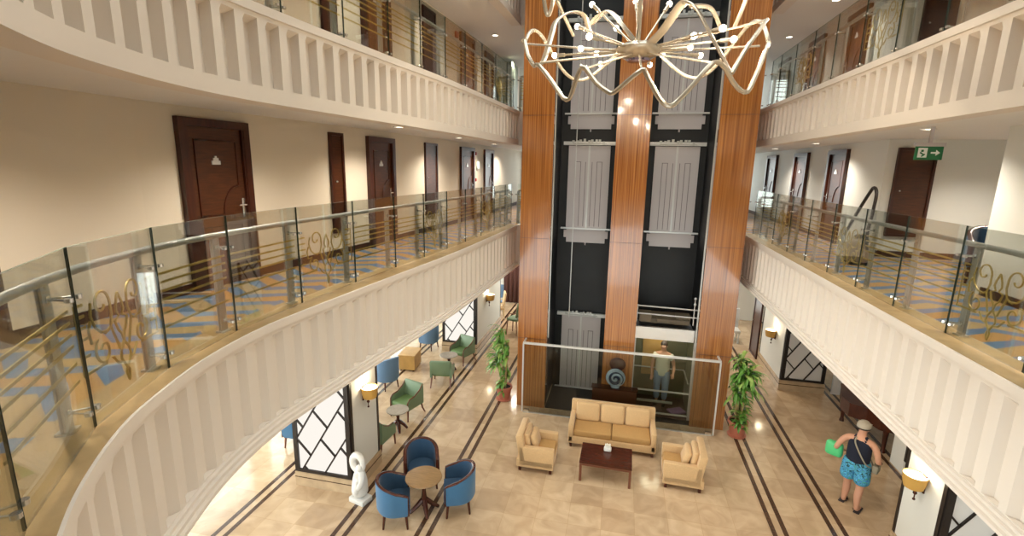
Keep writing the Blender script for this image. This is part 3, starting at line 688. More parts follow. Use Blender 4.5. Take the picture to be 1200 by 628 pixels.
# ------------------------------------------------------------------ lattice wall pillars in the lobby
def lattice(parent, w, h, n_diag, lit):
    f = MB(); t = .09
    f.box((-w/2+t/2, -.02, h/2), (t, .05, h)).box((w/2-t/2, -.02, h/2), (t, .05, h)).box((0, -.02, .03), (w-2*t, .05, .06)).box((0, -.02, h-.03), (w-2*t, .05, .06))
    pw, ph = w/2 - t, h
    def seg(x0, z0, x1, z1):
        # clip to the frame
        ts = [0., 1.]; d = Vector((x1-x0, z1-z0))
        lo, hi = 0., 1.
        for p, q in ((-d.x, x0+pw), (d.x, pw-x0), (-d.y, z0-.05), (d.y, ph-.05-z0)):
            if abs(p) < 1e-9:
                if q < 0: return
                continue
            tt = q / p
            if p < 0: lo = max(lo, tt)
            else: hi = min(hi, tt)
        if lo >= hi: return
        a = Vector((x0, z0)) + d*lo; b = Vector((x0, z0)) + d*hi; c = (a+b)/2; L = (b-a).length
        f.box((c.x, -.02, c.y), (L, .03, .03), tilt=Matrix.Rotation(-math.atan2(b.y-a.y, b.x-a.x), 3, 'Y'))
    st = w * .4
    for i in range(-8, 12):
        x = i * st; seg(x, 0, x + h*.62, h)                  # long diagonals
    for i in range(-8, 12):
        for j in range(0, 8):
            # short cross bars between neighbouring long diagonals, staggered
            z0 = j * st * 1.3 + (i % 3) * st * .12; x0 = i*st + z0*.62
            seg(x0, z0, x0 + st*.595, z0 - st*.655)
    f.build('lattice_frame', M['blackf'], parent)
    MB().box((0, .0, h/2), (w-.05, .01, h-.02)).build('backing_panel', M['panelw' if lit else 'panelg'], parent)
def lobby_pillar(name, x0, x1, y0, y1, faces, label, lit=True):
    """faces: list of 'S' lattice on the near side; side face with black corner strips"""
    root = bpy.data.objects.new(name, None); COL.objects.link(root); root.location = ((x0+x1)/2, (y0+y1)/2, 0); struct(root, label)
    w, d = x1-x0, y1-y0
    MB().box((0, 0, C0/2), (w, d, C0)).build('core', M['wallc'], root)
    p = MB().box((0, 0, .15), (w+.05, d+.05, .30)).box((0, 0, .315), (w+.03, d+.03, .03)); p.build('plinth', M['plinth'], root)
    MB().box((0, 0, .2), (w+.054, d+.054, .02)).build('plinth_line', M['stripe'], root)
    s_ = MB()
    for sx in (-1, 1):
        for sy in (-1, 1): s_.box((sx*(w/2-.03), sy*(d/2-.03), C0/2+.16), (.075, .075, C0-.34))
    s_.build('corner_strip', M['blackf'], root)
    lp = bpy.data.objects.new('lattice_panel', None); COL.objects.link(lp); lp.parent = root; lp.location = (0, -d/2-.005, .34)
    lattice(lp, w - .02, C0-.4, 3, lit)
    return root
lobby_pillar('pillar_lounge_near', -6.05, -4.78, 7.6, 8.66, 'S', 'white lobby pillar with a backlit black lattice panel beside the white statue')
lobby_pillar('pillar_lounge_far', -5.82, -4.58, 15.25, 18.6, 'S', 'far white lobby pillar with a backlit lattice panel behind the green chairs')
lobby_pillar('pillar_entrance_far', 4.92, 6.1, 14.9, 17.2, 'S', 'white lobby pillar with lattice panel on the right behind the walking person', False)
lobby_pillar('pillar_entrance_near', 4.95, 6.2, 7.6, 8.62, 'S', 'white lobby pillar with a wall lamp under the right gallery', False)
def sconce(x, y, z, sx, label):
    r = thing('wall_lamp', label, 'wall lamp', (x, y, z), 0 if sx > 0 else pi)
    MB().box((.01, 0, -.02), (.02, .1, .3)).tube([(.02,0,-.14),(.1,0,-.16),(.13,0,-.1)], .014, 8).ball((.1,0,-.2), .03, 8).tube([(.1,0,-.2),(.1,0,-.3)], .01, 6).ball((.1,0,-.31), .022, 8).build('bracket', M['dwood'], r)
    MB().lathe([(.13,-.1),(.155,0),(.165,.12),(.16,.12),(.15,0),(.125,-.095),(.001,-.095)], (.14,0,0), 24, sy=1).build('lamp_shade', M['shade'], r)
    MB().lathe([(.001,.1),(.155,.1)], (.14,0,0), 24).build('light_opening', M['shadetop'], r)
    l = bpy.data.lights.new('lamp', 'POINT'); l.energy = 14; l.color = (1, .82, .55); l.shadow_soft_size = .08
    lo = bpy.data.objects.new('lamp_glow', l); COL.objects.link(lo); lo.location = (x + sx*.14, y, z + .22)
sconce(-4.78, 8.1, 1.95, 1, 'amber wall lamp on the near left pillar above the white statue')
sconce(-4.58, 16.5, 1.7, 1, 'amber wall lamp on the far left pillar behind the green chairs')
sconce(4.95, 8.1, 1.62, -1, 'lit amber wall lamp on the near right pillar')
sconce(4.92, 15.8, 1.45, -1, 'amber wall lamp on the far right pillar beside the lattice panel')

# recessed white panelling with a dark edge behind the walking person
r = thing('grand_piano', 'dark red brown piano partly hidden behind the walking person', 'piano', (6.25, 12.6, 0), radians(160))
body = [(-.6,-.75),(.6,-.75),(.6,.1),(.45,.45),(.1,.55),(-.15,.85),(-.45,.85),(-.6,.6)]
MB().prism(body, .62, .92).build('body', M['dwood'], r); MB().prism([(a*1.02, b*1.02) for a, b in body], .92, .96).build('lid', M['dwood'], r)
MB().box((0,-.85,.7), (1.1,.2,.05)).build('keyboard', M['dwood'], r)
for p in ((-.48,-.6),(.48,-.6),(-.3,.62)): MB().lathe([(.06,0),(.04,.1),(.05,.35),(.07,.63)], (p[0],p[1],0), 12).build('leg', M['dwood'], r)
struct(MB().box((6.75, 11.3, C0/2), (.9, .5, C0)).build('pillar_side', M['wallc']), 'white side pillar with a black edge on the right')
struct(MB().box((6.32, 11.03, C0/2+.16), (.06, .06, C0-.32)).build('trim_side', M['blackf']), 'black corner strip of the right side pillar')
# right lounge: white doors and panels far back
m_ = MB()
for i in range(3): m_.box((6.75+.9*i, 15.0, 1.15), (.78, .06, 2.3)).box((6.75+.9*i, 14.96, 1.5), (.5, .03, 1.1)).box((6.75+.9*i, 14.96, .5), (.5, .03, .6))
struct(m_.build('wall_right_panelling', M['panelg']), 'white panelled wall at the right behind the piano')

# ------------------------------------------------------------------ furniture
def sofa_like(r, w, d, n_seat, arm=.12, pillow=None):
    """front faces -y"""
    MB().rbox((0, .0, .2), (w, d, .18), .02).build('base', M['sofa'], r)
    for s_ in (-1, 1):
        m_ = MB().rbox((s_*(w/2-arm/2), -.02, .36), (arm, d-.04, .44), .025)
        m_.build('arm', M['sofa'], r)
    t = Matrix.Rotation(radians(-9), 3, 'X')
    MB().rbox((0, d/2-.09, .52), (w, .15, .62), .03, tilt=t).build('backrest', M['sofa'], r)
    sw = (w - 2*arm) / n_seat
    for i in range(n_seat):
        x = -w/2 + arm + sw*(i+.5)
        MB().rbox((x, -.08, .36), (sw-.01, d-.2, .16), .035, seg=3).build('seat_cushion', M['sofad'], r)
    for sx in (-1, 1):
        for sy in (-1, 1): MB().box((sx*(w/2-.07), sy*(d/2-.07), .055), (.055, .055, .11)).build('leg', M['dwood'], r)
    return sw
r = thing('sofa', 'cream three cushion sofa standing in front of the glass barrier', 'sofa', (.11, 10.74, 0))
sofa_like(r, 1.98, .88, 2)
for i in range(3):
    t = Matrix.Rotation(radians(-15), 3, 'X')
    MB().rbox((-.58 + .58*i, .2, .63), (.57, .17, .44), .07, seg=3, tilt=t).build('back_cushion', M['sofa'], r)
def club_chair(loc, rz, label):
    r = thing('club_armchair', label, 'armchair', loc, rz, 'cream armchairs')
    sofa_like(r, .82, .8, 1, .13)
    t = Matrix.Rotation(radians(-9), 3, 'X')
    MB().rbox((0, .2, .62), (.54, .12, .38), .05, seg=3, tilt=t).build('back_cushion', M['sofa'], r)
    MB().rbox((0, .06, .6), (.46, .13, .34), .06, seg=3, tilt=Matrix.Rotation(radians(-16), 3, 'X')).build('loose_pillow', M['sofa'], r)
    return r
c0 = club_chair((-1.45, 9.53, 0), radians(90), 'cream armchair to the left of the coffee table')
dup(c0, (1.58, 9.68, 0), radians(-92), 'cream armchair to the right of the coffee table')

r = thing('coffee_table', 'rectangular dark wood coffee table in front of the cream sofa', 'table', (.02, 9.46, 0), radians(-1))
MB().box((0, 0, .44), (1.06, .74, .035)).build('tabletop', M['dwood'], r)
MB().box((0, -.34, .395), (1.0, .03, .06)).box((0, .34, .395), (1.0, .03, .06)).box((-.5, 0, .395), (.03, .65, .06)).box((.5, 0, .395), (.03, .65, .06)).build('apron', M['rwood'], r)
for sx in (-1, 1):
    for sy in (-1, 1): MB().box((sx*.5, sy*.335, .2), (.05, .05, .41)).build('leg', M['rwood'], r)
r = thing('napkin_holder', 'small white napkin holder standing on the dark coffee table', 'holder', (.04, 9.62, .458))
MB().rbox((0, 0, .05), (.16, .1, .1), .03, seg=3).build('box', M['white'], r)
m_ = MB()
for i in range(4): m_.rbox((-.045+.03*i, 0, .11+.012*(i % 2)), (.022, .09, .08), .01)
m_.build('napkins', M['swhite'], r)

def tub_profile(back, front, u): return front + (back-front) * (1 - u*u) 
def tub_chair(loc, rz, label, group='blue tub chairs', fab='blue', seatm='blued', back=.86, front=.66, trim=True, legm='dwood'):
    """opening faces +x"""
    r = thing('tub_armchair', label, 'armchair', loc, rz, group)
    R0, t, L = .35, .07, .21
    plan = []
    n = 22
    # outer path: from front left arm round the back to front right arm
    for i in range(5): plan.append((L - L*i/4, R0, 1))
    for i in range(1, n): a = pi/2 + pi*i/n; plan.append((R0*cos(a), R0*sin(a), abs(i-n/2)/(n/2)*.78))
    for i in range(5): plan.append((L*i/4, -R0, .8+.2*i/4))
    for i in range(5): plan[i] = plan[i][:2] + (1-.2*i/4,)
    N = normals([p[:2] for p in plan], 1)
    prof = []
    vs = []; np_ = len(plan)
    for (x, y, u), nn in zip(plan, N):
        h = front + (back-front) * max(0, 1-u*u)
        o = Vector((x, y)) ; inn = Vector((x, y)) - nn * t * (1 if nn.dot(Vector((x-.0001, y))) >= 0 or True else -1)
        c = Vector((.05, 0))
        if (inn - c).length > (o - c).length: inn = o + nn * t
        s2 = .93
        vs += [(o.x*s2*.97, o.y*s2*.97, .27), (o.x*.99, o.y*.99, .34), (o.x, o.y, h), (inn.x, inn.y, h), (inn.x, inn.y, .27)]
    fs = []
    for i in range(np_-1):
        for k in range(5):
            k2 = (k+1) % 5; fs.append((i*5+k, i*5+k2, (i+1)*5+k2, (i+1)*5+k))
    fs += [tuple(range(5)), tuple((np_-1)*5+k for k in range(4, -1, -1))]
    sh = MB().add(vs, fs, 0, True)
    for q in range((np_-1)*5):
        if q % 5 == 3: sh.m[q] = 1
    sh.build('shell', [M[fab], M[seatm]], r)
    if trim:
        tr = [((vs[i*5+2][0]+vs[i*5+3][0])/2, (vs[i*5+2][1]+vs[i*5+3][1])/2, vs[i*5+2][2]+.005) for i in range(np_)]
        tr = [(tr[0][0]+.01, tr[0][1], .29)] + tr + [(tr[-1][0]+.01, tr[-1][1], .29)]
        MB().tube(tr, .036, 8, flat=.5).build('rim', M[legm], r)
    seat = [(L+.04, .25), (L+.04, -.25)] + [(.26*cos(a), .26*sin(a)) for a in [-pi/2 - pi*i/12 for i in range(13)]]
    MB().prism(seat, .28, .45).build('seat', M[seatm], r)
    for x, y in ((.17, .27), (.17, -.27), (-.2, .2), (-.2, -.2)):
        MB().tube([(x, y, .3), (x*1.15, y*1.1, 0)], [.028, .018], 8).build('leg', M[legm], r)
    return r
t0 = tub_chair((-3.67, 7.16, 0), radians(25), 'blue tub chair at the round table, back to the viewer, on the left')
dup(t0, (-2.7, 7.74, 0), radians(200), 'blue tub chair at the round table, back to the viewer, on the right')
dup(t0, (-3.62, 8.2, 0), radians(-65), 'blue tub chair behind the round table, facing the viewer')
t1 = tub_chair((-6.95, 8.95, 0), radians(180), 'blue tub chair beyond the near left pillar, by the windows', 'blue chairs by the windows', 'blue', 'blued', .95, .7, True, 'rwood')
t2 = tub_chair((-6.35, 12.1, 0), radians(150), 'grey blue armchair behind the green chairs, by the windows', 'blue chairs by the windows', 'bluegrey', 'bluegrey', .98, .75, False)
dup(t2, (-6.35, 15.3, 0), radians(170), 'grey blue armchair farther back by the windows')

def round_table(loc, R, h, label, m, legm='dwood'):
    r = thing('round_table', label, 'table', loc)
    MB().lathe([(.001,h-.03),(R-.02,h-.03),(R,h-.015),(R-.005,h),(.001,h)], n=36).build('tabletop', M[m], r)
    MB().lathe([(.03,h-.03),(.05,h-.1),(.035,h*.6),(.06,h*.35),(.05,h*.25),(.05,.12)], n=16).build('pedestal', M[legm], r)
    for i in range(4):
        a = i*pi/2 + .6
        MB().tube([(.03*cos(a), .03*sin(a), .24), (.14*cos(a), .14*sin(a), .13), (R*.8*cos(a), R*.8*sin(a), .02)], [.05,.045,.03], 8).build('foot', M[legm], r)
    return r
round_table((-3.27, 7.5, 0), .34, .72, 'round honey wood table between the three blue chairs', 'tabletop')
round_table((-5.0, 10.0, 0), .27, .55, 'small grey round table in front of a green chair', 'stone')
round_table((-5.0, 13.62, 0), .28, .55, 'small round table between two green chairs', 'stone')

def green_chair(loc, rz, label):
    """front faces +x"""
    r = thing('green_armchair', label, 'armchair', loc, rz, 'green leather armchairs')
    MB().rbox((.02, 0, .38), (.52, .5, .13), .04, seg=3).build('seat', M['greend'], r)
    MB().rbox((-.27, 0, .6), (.08, .6, .46), .03, seg=3, tilt=Matrix.Rotation(radians(-10), 3, 'Y')).build('backrest', M['green'], r)
    for s_ in (-1, 1):
        poly = [(-.3,.3),(.26,.3),(.26,.5),(.2,.56),(.0,.58),(-.18,.68),(-.3,.8)]
        m_ = MB(); n = len(poly)
        vs = [(a, s_*.26, b) for a, b in poly] + [(a, s_*.32, b) for a, b in poly]
        m_.add(vs, [tuple(range(n)), tuple(range(2*n-1, n-1, -1))] + [(i, (i+1) % n, n+(i+1) % n, n+i) for i in range(n)])
        ar = m_.build('arm', M['green'], r)
        MB().tube([(.275, s_*.29, .28), (.27, s_*.29, .5), (.2, s_*.29, .575), (0, s_*.29, .595), (-.18, s_*.29, .69), (-.31, s_*.29, .815)], .016, 6).build('arm_trim', M['rwood'], ar)
        MB().tube([(.25, s_*.28, .32), (.27, s_*.29, 0)], [.026, .018], 8).build('leg', M['rwood'], r)
        MB().tube([(-.26, s_*.27, .32), (-.3, s_*.28, .15), (-.38, s_*.29, 0)], [.026, .022, .018], 8).build('leg', M['rwood'], r)
    return r
g0 = green_chair((-5.12, 10.75, 0), radians(-108), 'green armchair facing the viewer behind the near small table')
dup(g0, (-4.88, 12.75, 0), radians(100), 'green armchair seen from behind, middle of the row')
dup(g0, (-4.85, 14.45, 0), radians(-112), 'green armchair in front of the far lattice pillar')
dup(g0, (-5.12, 9.2, 0), radians(85), 'green armchair mostly hidden behind the near left pillar')
r = thing('low_cabinet', 'low brown wooden cabinet by the left windows between grey blue chairs', 'cabinet', (-6.3, 13.6, 0), .1)
MB().box((0, 0, .28), (.5, .7, .45)).build('body', M['honey'], r); MB().box((0, 0, .52), (.54, .74, .03)).build('top', M['honey'], r)
for sx in (-1, 1):
    for sy in (-1, 1): MB().box((sx*.2, sy*.3, .03), (.05, .05, .06)).build('leg', M['dwood'], r)
# far left corner: pale chairs, bar chairs, curtain
def dining_chair(loc, rz, label, fab, wood, h=.45):
    r = thing('dining_chair', label, 'chair', loc, rz, 'chairs in the far left corner')
    MB().rbox((0, 0, h), (.48, .48, .1), .03).build('seat', M[fab], r)
    MB().rbox((-.24, 0, h+.4), (.07, .5, .6), .03, tilt=Matrix.Rotation(radians(-8), 3, 'Y')).build('backrest', M[fab], r)
    for sx in (-1, 1):
        for sy in (-1, 1): MB().tube([(sx*.2, sy*.2, h-.04), (sx*.23, sy*.22, 0)], [.024, .016], 8).build('leg', M[wood], r)
    for sy in (-1, 1): MB().tube([(-.22, sy*.27, h+.3), (.1, sy*.27, h+.24), (.2, sy*.25, h+.05)], .018, 6).build('arm', M[wood], r)
    return r
dining_chair((-5.1, 20.4, 0), radians(-70), 'blue backed chair in the far left corner below the curtain', 'bluegrey', 'rwood')
dining_chair((-4.85, 19.4, 0), radians(200), 'pale cream chair with wooden arms in the far left corner', 'sofa', 'cwood')
b0 = dining_chair((-3.75, 17.6, 0), radians(160), 'green high chair behind the left plant, nearer', 'green', 'rwood', .62)
dup(b0, (-3.45, 18.5, 0), radians(170), 'green high chair behind the left plant, farther')
round_table((-3.0, 17.9, 0), .35, .95, 'tall dark round table behind the left plant', 'stone', 'rwood')
round_table((-5.5, 19.6, 0), .35, .74, 'white round table in the far left corner', 'white', 'cwood')
m_ = MB(); pts = [( -5.2 + .06*i, YB-.25 + .05*sin(i*1.9)) for i in range(14)]
m_.add([(a, b, .05) for a, b in pts] + [(a, b, 3.4) for a, b in pts], [(i, i+1, 15+i, 14+i) for i in range(13)], 0, True)
cu = m_.build('curtain', M['curtain']); cu.modifiers.new('thick', 'SOLIDIFY').thickness = .02
tag(cu, 'dark brown curtain hanging in the far left corner', 'curtain')
# far right lobby: white console bench and brown door edge
r = thing('white_bench', 'white upholstered bench in the bright far right lobby', 'bench', (4.2, 19.0, 0))
MB().rbox((0, 0, .45), (.9, .5, .12), .03).build('seat', M['white'], r); MB().rbox((0, .24, .85), (.9, .08, .8), .03).build('backrest', M['panelg'], r)
for sx in (-1, 1):
    for sy in (-1, 1): MB().box((sx*.4, sy*.2, .2), (.05, .05, .4)).build('leg', M['white'], r)
hatch(dn, 4.9, 17.75, 0, pi*1.5, .9, 2.3, 'brown wooden door beyond the far right pillar'); dn += 1

# ------------------------------------------------------------------ statue
r = thing('statue', 'white abstract mother and child statue beside the near left pillar', 'statue', (-4.57, 7.46, 0), radians(-15))
MB().rbox((0, 0, .05), (.36, .26, .1), .01).build('base', M['white'], r)
J = [(0,0,.1),(-.01,0,.28),(.01,0,.46),(0,0,.62),(.09,-.03,.7),(.13,-.06,.52),(.05,-.12,.32)]
fg = skin('figure', J, [(0,1),(1,2),(2,3),(3,4),(4,5),(5,6)], [.17,.165,.15,.115,.07,.065,.075], M['white'], r)
MB().tube([(-.01 + .125*cos(a), -.01, .82 + .155*sin(a)) for a in [2*pi*i/28 for i in range(28)]], [.05 + .022*sin(pi*i/28) for i in range(28)], 10, closed=True).build('hood', M['white'], fg)
MB().ball((.07, -.06, .76), .07, 10, 0, (1, .9, 1.1)).build('child_head', M['white'], fg)
skin('child_figure', [(.0,-.1,.2),(.03,-.11,.34),(.05,-.1,.46),(.06,-.1,.56)], [(0,1),(1,2),(2,3)], [.09,.075,.05,.07], M['white'], r)

# ------------------------------------------------------------------ plants
def dracaena(loc, label, seed):
    rnd = random.Random(seed)
    r = thing('potted_dracaena', label, 'plant', loc, 0)
    MB().lathe([(.001,0),(.15,0),(.21,.34),(.235,.34),(.235,.4),(.2,.4),(.19,.36)], n=28).build('pot', M['terra'], r)
    MB().lathe([(.001,.355),(.195,.355)], n=24).build('soil', M['soil'], r)
    MB().lathe([(.001,0),(.2,0),(.22,.03),(.2,.035),(.001,.02)], n=24).build('saucer', M['terra'], r)
    for (sx, sy, h, nl, L) in ((-.05,.02,2.1,80,.5),(.07,-.03,1.8,80,.54),(-.1,-.04,1.5,70,.5),(.04,.07,1.0,55,.38),(.0,-.09,.75,40,.32)):
        st = MB().tube([(sx*.6, sy*.6, .34), (sx, sy, h*.6), (sx*1.6, sy*1.6, h-.1)], .022, 8).build('stem', M['stem'], r)
        m_ = MB()
        for i in range(nl):
            a = rnd.uniform(0, 2*pi); zz = h - .1 - rnd.uniform(0, .5 if h > 1.2 else .4)
            el = rnd.uniform(.1, 1.25); l = L * rnd.uniform(.65, 1.05); w = rnd.uniform(.026, .042)
            tipx = abs(loc[0] + sx + L * cos(a))
            if tipx < 2.62 or (tipx < 2.86 and loc[1] + sin(a) * L > 11.98): continue
            pts = []; d = Vector((cos(a), sin(a), 0)); s = Vector((-sin(a), cos(a), 0))
            P = Vector((sx*1.6, sy*1.6, zz)); an = el; seg = 6
            vs = []
            for j in range(seg+1):
                t = j/seg; ww = w * (sin(pi*min(1, t*.85+.15)))**.7 * (1 if j < seg else .05)
                vs += [tuple(P - s*ww), tuple(P + Vector((0,0,-.008))), tuple(P + s*ww)]
                P = P + (d*cos(an) + Vector((0,0,1))*sin(an)) * (l/seg); an -= .33
            fs = []
            for j in range(seg): fs += [(3*j,3*j+1,3*j+4,3*j+3),(3*j+1,3*j+2,3*j+5,3*j+4)]
            m_.add(vs, fs, 0 if rnd.random() < .7 else 1, True)
        m_.build('foliage', [M['leaf'], M['leafl']], st)
    return r
dracaena((-2.88, 12.25, 0), 'leafy dracaena in a terracotta pot at the left of the lift tower', 4)
dracaena((3.12, 11.85, 0), 'leafy dracaena in a terracotta pot at the right of the lift tower', 9)

# ------------------------------------------------------------------ people
def hand(root, wrist, d, side_v, m, parent, curl=.5):
    """palm and five fingers; d: finger direction, side_v: thumb side"""
    d = Vector(d).normalized(); sv = Vector(side_v); sv = (sv - d*sv.dot(d)).normalized(); nrm = d.cross(sv)
    W = Vector(wrist); J = [W, W + d*.045, W + d*.085]; E = [(0,1),(1,2)]; R = [(.024,.018),(.034,.016),(.036,.014)]
    for i, l in enumerate((.075,.085,.08,.062)):
        b = W + d*.085 + sv*(.03 - .02*i); k = len(J)
        p1 = b + d*.012; p2 = p1 + (d*cos(curl) + nrm*sin(curl))*l*.5; p3 = p2 + (d*cos(curl*2) + nrm*sin(curl*2))*l*.5
        J += [p1, p2, p3]; E += [(2,k),(k,k+1),(k+1,k+2)]; R += [.0095,.0085,.0075]
    k = len(J); J += [W + d*.03 + sv*.035, W + d*.06 + sv*.055 + nrm*.01, W + d*.09 + sv*.06 + nrm*.02]; E += [(1,k),(k,k+1),(k+1,k+2)]; R += [.012,.0105,.009]
    return J, E, R
def person(loc, rz, label, kind):
    """faces +y"""
    r = thing('person', label, 'person', loc, rz)
    walk = kind == 'swim'
    J = [(0,0,.98),(0,.0,1.12),(0,.0,1.3),(0,-.01,1.44),(0,.0,1.54)]           # pelvis..neck
    E = [(0,1),(1,2),(2,3),(3,4)]
    R = [(.18,.14),(.165,.13),(.165,.12),(.13,.085),(.06,.062)]
    def chain(start, pts, rad):
        k = len(J)
        prev = start
        for p, q in zip(pts, rad):
            J.append(p); R.append(q); E.append((prev, len(J)-1)); prev = len(J)-1
        return prev
    lf, rf = ((-.13,.1,.0), (.13,-.06,.0)) if walk else ((-.1,.02,0), (.1,0,0))
    for s_, ft in ((-1, lf), (1, rf)):
        x = s_*.1
        chain(0, [(x, 0, .9), (x*1.1, ft[1]*.3, .7), ((x*1.05+ft[0])/2, ft[1]*.6+.02, .48), ((x+ft[0])/2, ft[1]-.02, .3), (ft[0], ft[1]-.03, .1), (ft[0], ft[1]-.03, .05), (ft[0]+s_*.02, ft[1]+.08, .035), (ft[0]+s_*.03, ft[1]+.15, .028)],
              [(.115,.12),(.1,.105),(.07,.07),(.068,.072),(.042,.045),(.042,.045),(.042,.03),(.04,.022)])
    if walk:
        Lh = (-.34,.16,1.02); Rh = (.3,.2,1.02)
        arms = (((-.2,-.01,1.42),(-.29,-.03,1.32),(-.36,-.06,1.14),(-.37,.06,1.05),Lh),((.2,-.01,1.42),(.28,-.02,1.3),(.32,-.03,1.12),(.32,.1,1.06),Rh))
    else:
        Lh = (-.3,.22,1.0); Rh = (.26,.05,.84)
        arms = (((-.18,0,1.42),(-.25,0,1.3),(-.29,0,1.12),(-.3,.12,1.04),Lh),((.18,0,1.42),(.24,0,1.3),(.27,0,1.1),(.265,.03,.96),Rh))
    for a in arms:
        e = chain(3, a, [(.07,.065),(.058,.058),(.046,.046),(.042,.042),(.03,.026)])
        dd = Vector(a[4]) - Vector(a[3]); sd = Vector((1 if a[0][0] < 0 else -1, .3, .2))
        hJ, hE, hR = hand(r, a[4], dd, sd, None, None, .5)
        k = len(J)
        for q in hJ[1:]: J.append(tuple(q))
        R.extend(hR[1:])
        for x, y in hE: E.append((e if x == 0 else k+x-1, e if y == 0 else k+y-1))
    hd = chain(4, [(0,.015,1.62),(0,.02,1.70),(0,.015,1.745)], [(.075,.085),(.078,.095),(.05,.065)])
    k = len(J); J.append((0,.1,1.655)); R.append((.018,.014)); E.append((hd-1, k)) if False else E.append((hd-2, k))
    body = skin('body', J, E, R, M['skin'], r, sub=2)
    # face: eyes, mouth, ears
    f_ = MB()
    for s_ in (-1, 1): f_.ball((s_*.032, .098, 1.675), .011, 6)
    f_.build('eyes', M['white'], r)
    MB().rbox((0, .1, 1.61), (.045, .012, .01), .004).build('mouth', M['red'], r)
    m_ = MB()
    for s_ in (-1, 1): m_.ball((s_*.08, .01, 1.66), .03, 8, 0, (.35,.7,1))
    m_.build('ears', M['skin'], r)
    if walk:
        skin('tank_top', [(0,0,.9),(0,0,1.0),(0,0,1.12),(0,0,1.28),(0,-.01,1.43),(-.115,-.01,1.5),(.115,-.01,1.5)], [(0,1),(1,2),(2,3),(3,4),(4,5),(4,6)], [(.2,.165),(.215,.175),(.215,.17),(.215,.165),(.185,.135),(.06,.1),(.06,.1)], M['navy'], r)
        sj = [(0,0,.96),(-.1,.0,.86),(-.118,.02,.7),(-.122,.04,.55),(.1,0,.86),(.118,-.01,.7),(.122,-.02,.52),(0,0,1.09)]
        skin('shorts', sj, [(0,1),(1,2),(2,3),(0,4),(4,5),(5,6),(0,7)], [(.24,.2),(.145,.155),(.15,.15),(.15,.145),(.145,.155),(.15,.15),(.15,.145),(.23,.19)], M['shorts'], r)
        c_ = MB().lathe([(.112,1.685),(.115,1.72),(.105,1.77),(.07,1.81),(.001,1.825)], (0,.015,0), 24, sy=1.12)
        cap = c_.build('cap', M['cap'], r)
        MB().rbox((0, .17, 1.7), (.17, .13, .015), .006).build('cap_peak', M['cap'], cap)
        MB().lathe([(.115,1.675),(.118,1.69),(.115,1.705)], (0,.015,0), 24, sy=1.12).build('cap_band', M['hair'], cap)
        MB().tube([tuple(v) for v in catmull([(.1,.12,1.46),(-.02,-.0,1.53),(-.06,-.14,1.44),(.05,-.19,1.25),(.17,-.15,1.05),(.24,.02,.96),(.2,.14,1.0),(.05,.17,1.2),(.1,.12,1.46)], 5)], .014, 6, flat=.4).build('shoulder_strap', M['strap'], r)
        MB().rbox((.29, .06, .95), (.1, .2, .16), .03).build('small_bag', M['strap'], r)
        for ft in (lf, rf):
            s_ = MB().rbox((ft[0]+(.02 if ft[0] > 0 else -.02), ft[1]+.045, .012), (.1, .27, .024), .01).tube([(ft[0]-.05, ft[1]+.08, .02),(ft[0], ft[1]+.08, .075),(ft[0]+.05, ft[1]+.08, .02)], .014, 6).tube([(ft[0]-.05, ft[1]-.01, .02),(ft[0], ft[1]+.01, .1),(ft[0]+.05, ft[1]-.01, .02)], .012, 6)
            s_.build('sandal', M['sandal'], r)
        MB().lathe([(.036,-.012),(.038,0),(.036,.012)], (.32,.13,1.05), 14).build('watch', M['hair'], r)
    else:
        skin('shirt', [(0,0,.8),(0,0,.95),(0,0,1.12),(0,0,1.3),(0,-.01,1.42),(-.2,0,1.4),(-.25,0,1.26),(.2,0,1.4),(.245,0,1.26)], [(0,1),(1,2),(2,3),(3,4),(4,5),(5,6),(4,7),(7,8)], [(.2,.165),(.205,.17),(.2,.16),(.2,.15),(.16,.11),(.085,.085),(.075,.075),(.085,.085),(.075,.075)], M['shirt'], r)
        sj = [(0,0,.95),(-.1,0,.84),(-.11,.01,.5),(-.1,-.01,.12),(.1,0,.84),(.11,0,.5),(.1,-.03,.12),(0,0,1.06)]
        skin('trousers', sj, [(0,1),(1,2),(2,3),(0,4),(4,5),(5,6),(0,7)], [(.205,.17),(.125,.135),(.095,.095),(.075,.075),(.125,.135),(.095,.095),(.075,.075),(.2,.165)], M['denim'], r)
        MB().ball((0,-.005,1.71), .1, 10, 0, (.95,1.08,.95)).build('hair', M['hair'], r)
        for ft in (lf, rf): MB().rbox((ft[0]*1.1, ft[1]+.05, .04), (.1, .27, .08), .03).build('shoe', M['hair'], r)
    return r
person((4.72, 9.62, 0), radians(-38), 'person in cap, navy tank top and patterned blue shorts walking away across the lobby', 'swim')
person((1.35, 12.85, .12), radians(170), 'person in white shirt and pale trousers standing inside the glass lift', 'lift')
fl = MB().rbox((0,0,0), (.3,.16,.3), .07, seg=4).build('green_float', M['greenf'], None, (4.42, 9.9, 1.04), radians(-38))
tag(fl, 'bright green folded float held under the arm of the walking person', 'float')
tag(MB().rbox((0,0,0), (.42,.3,.05), .02).build('lilac_cloth', M['pinkc'], None, (1.75, 12.45, .15), .5), 'lilac and white cloth on the floor of the glass lift', 'cloth')
dup(t0, (5.58, 8.72, F1), radians(250), 'blue armchair half hidden in the recess of the right gallery')
dup(g0, (3.5, 7.32, 0), radians(95), 'green armchair cut off at the bottom edge on the right')

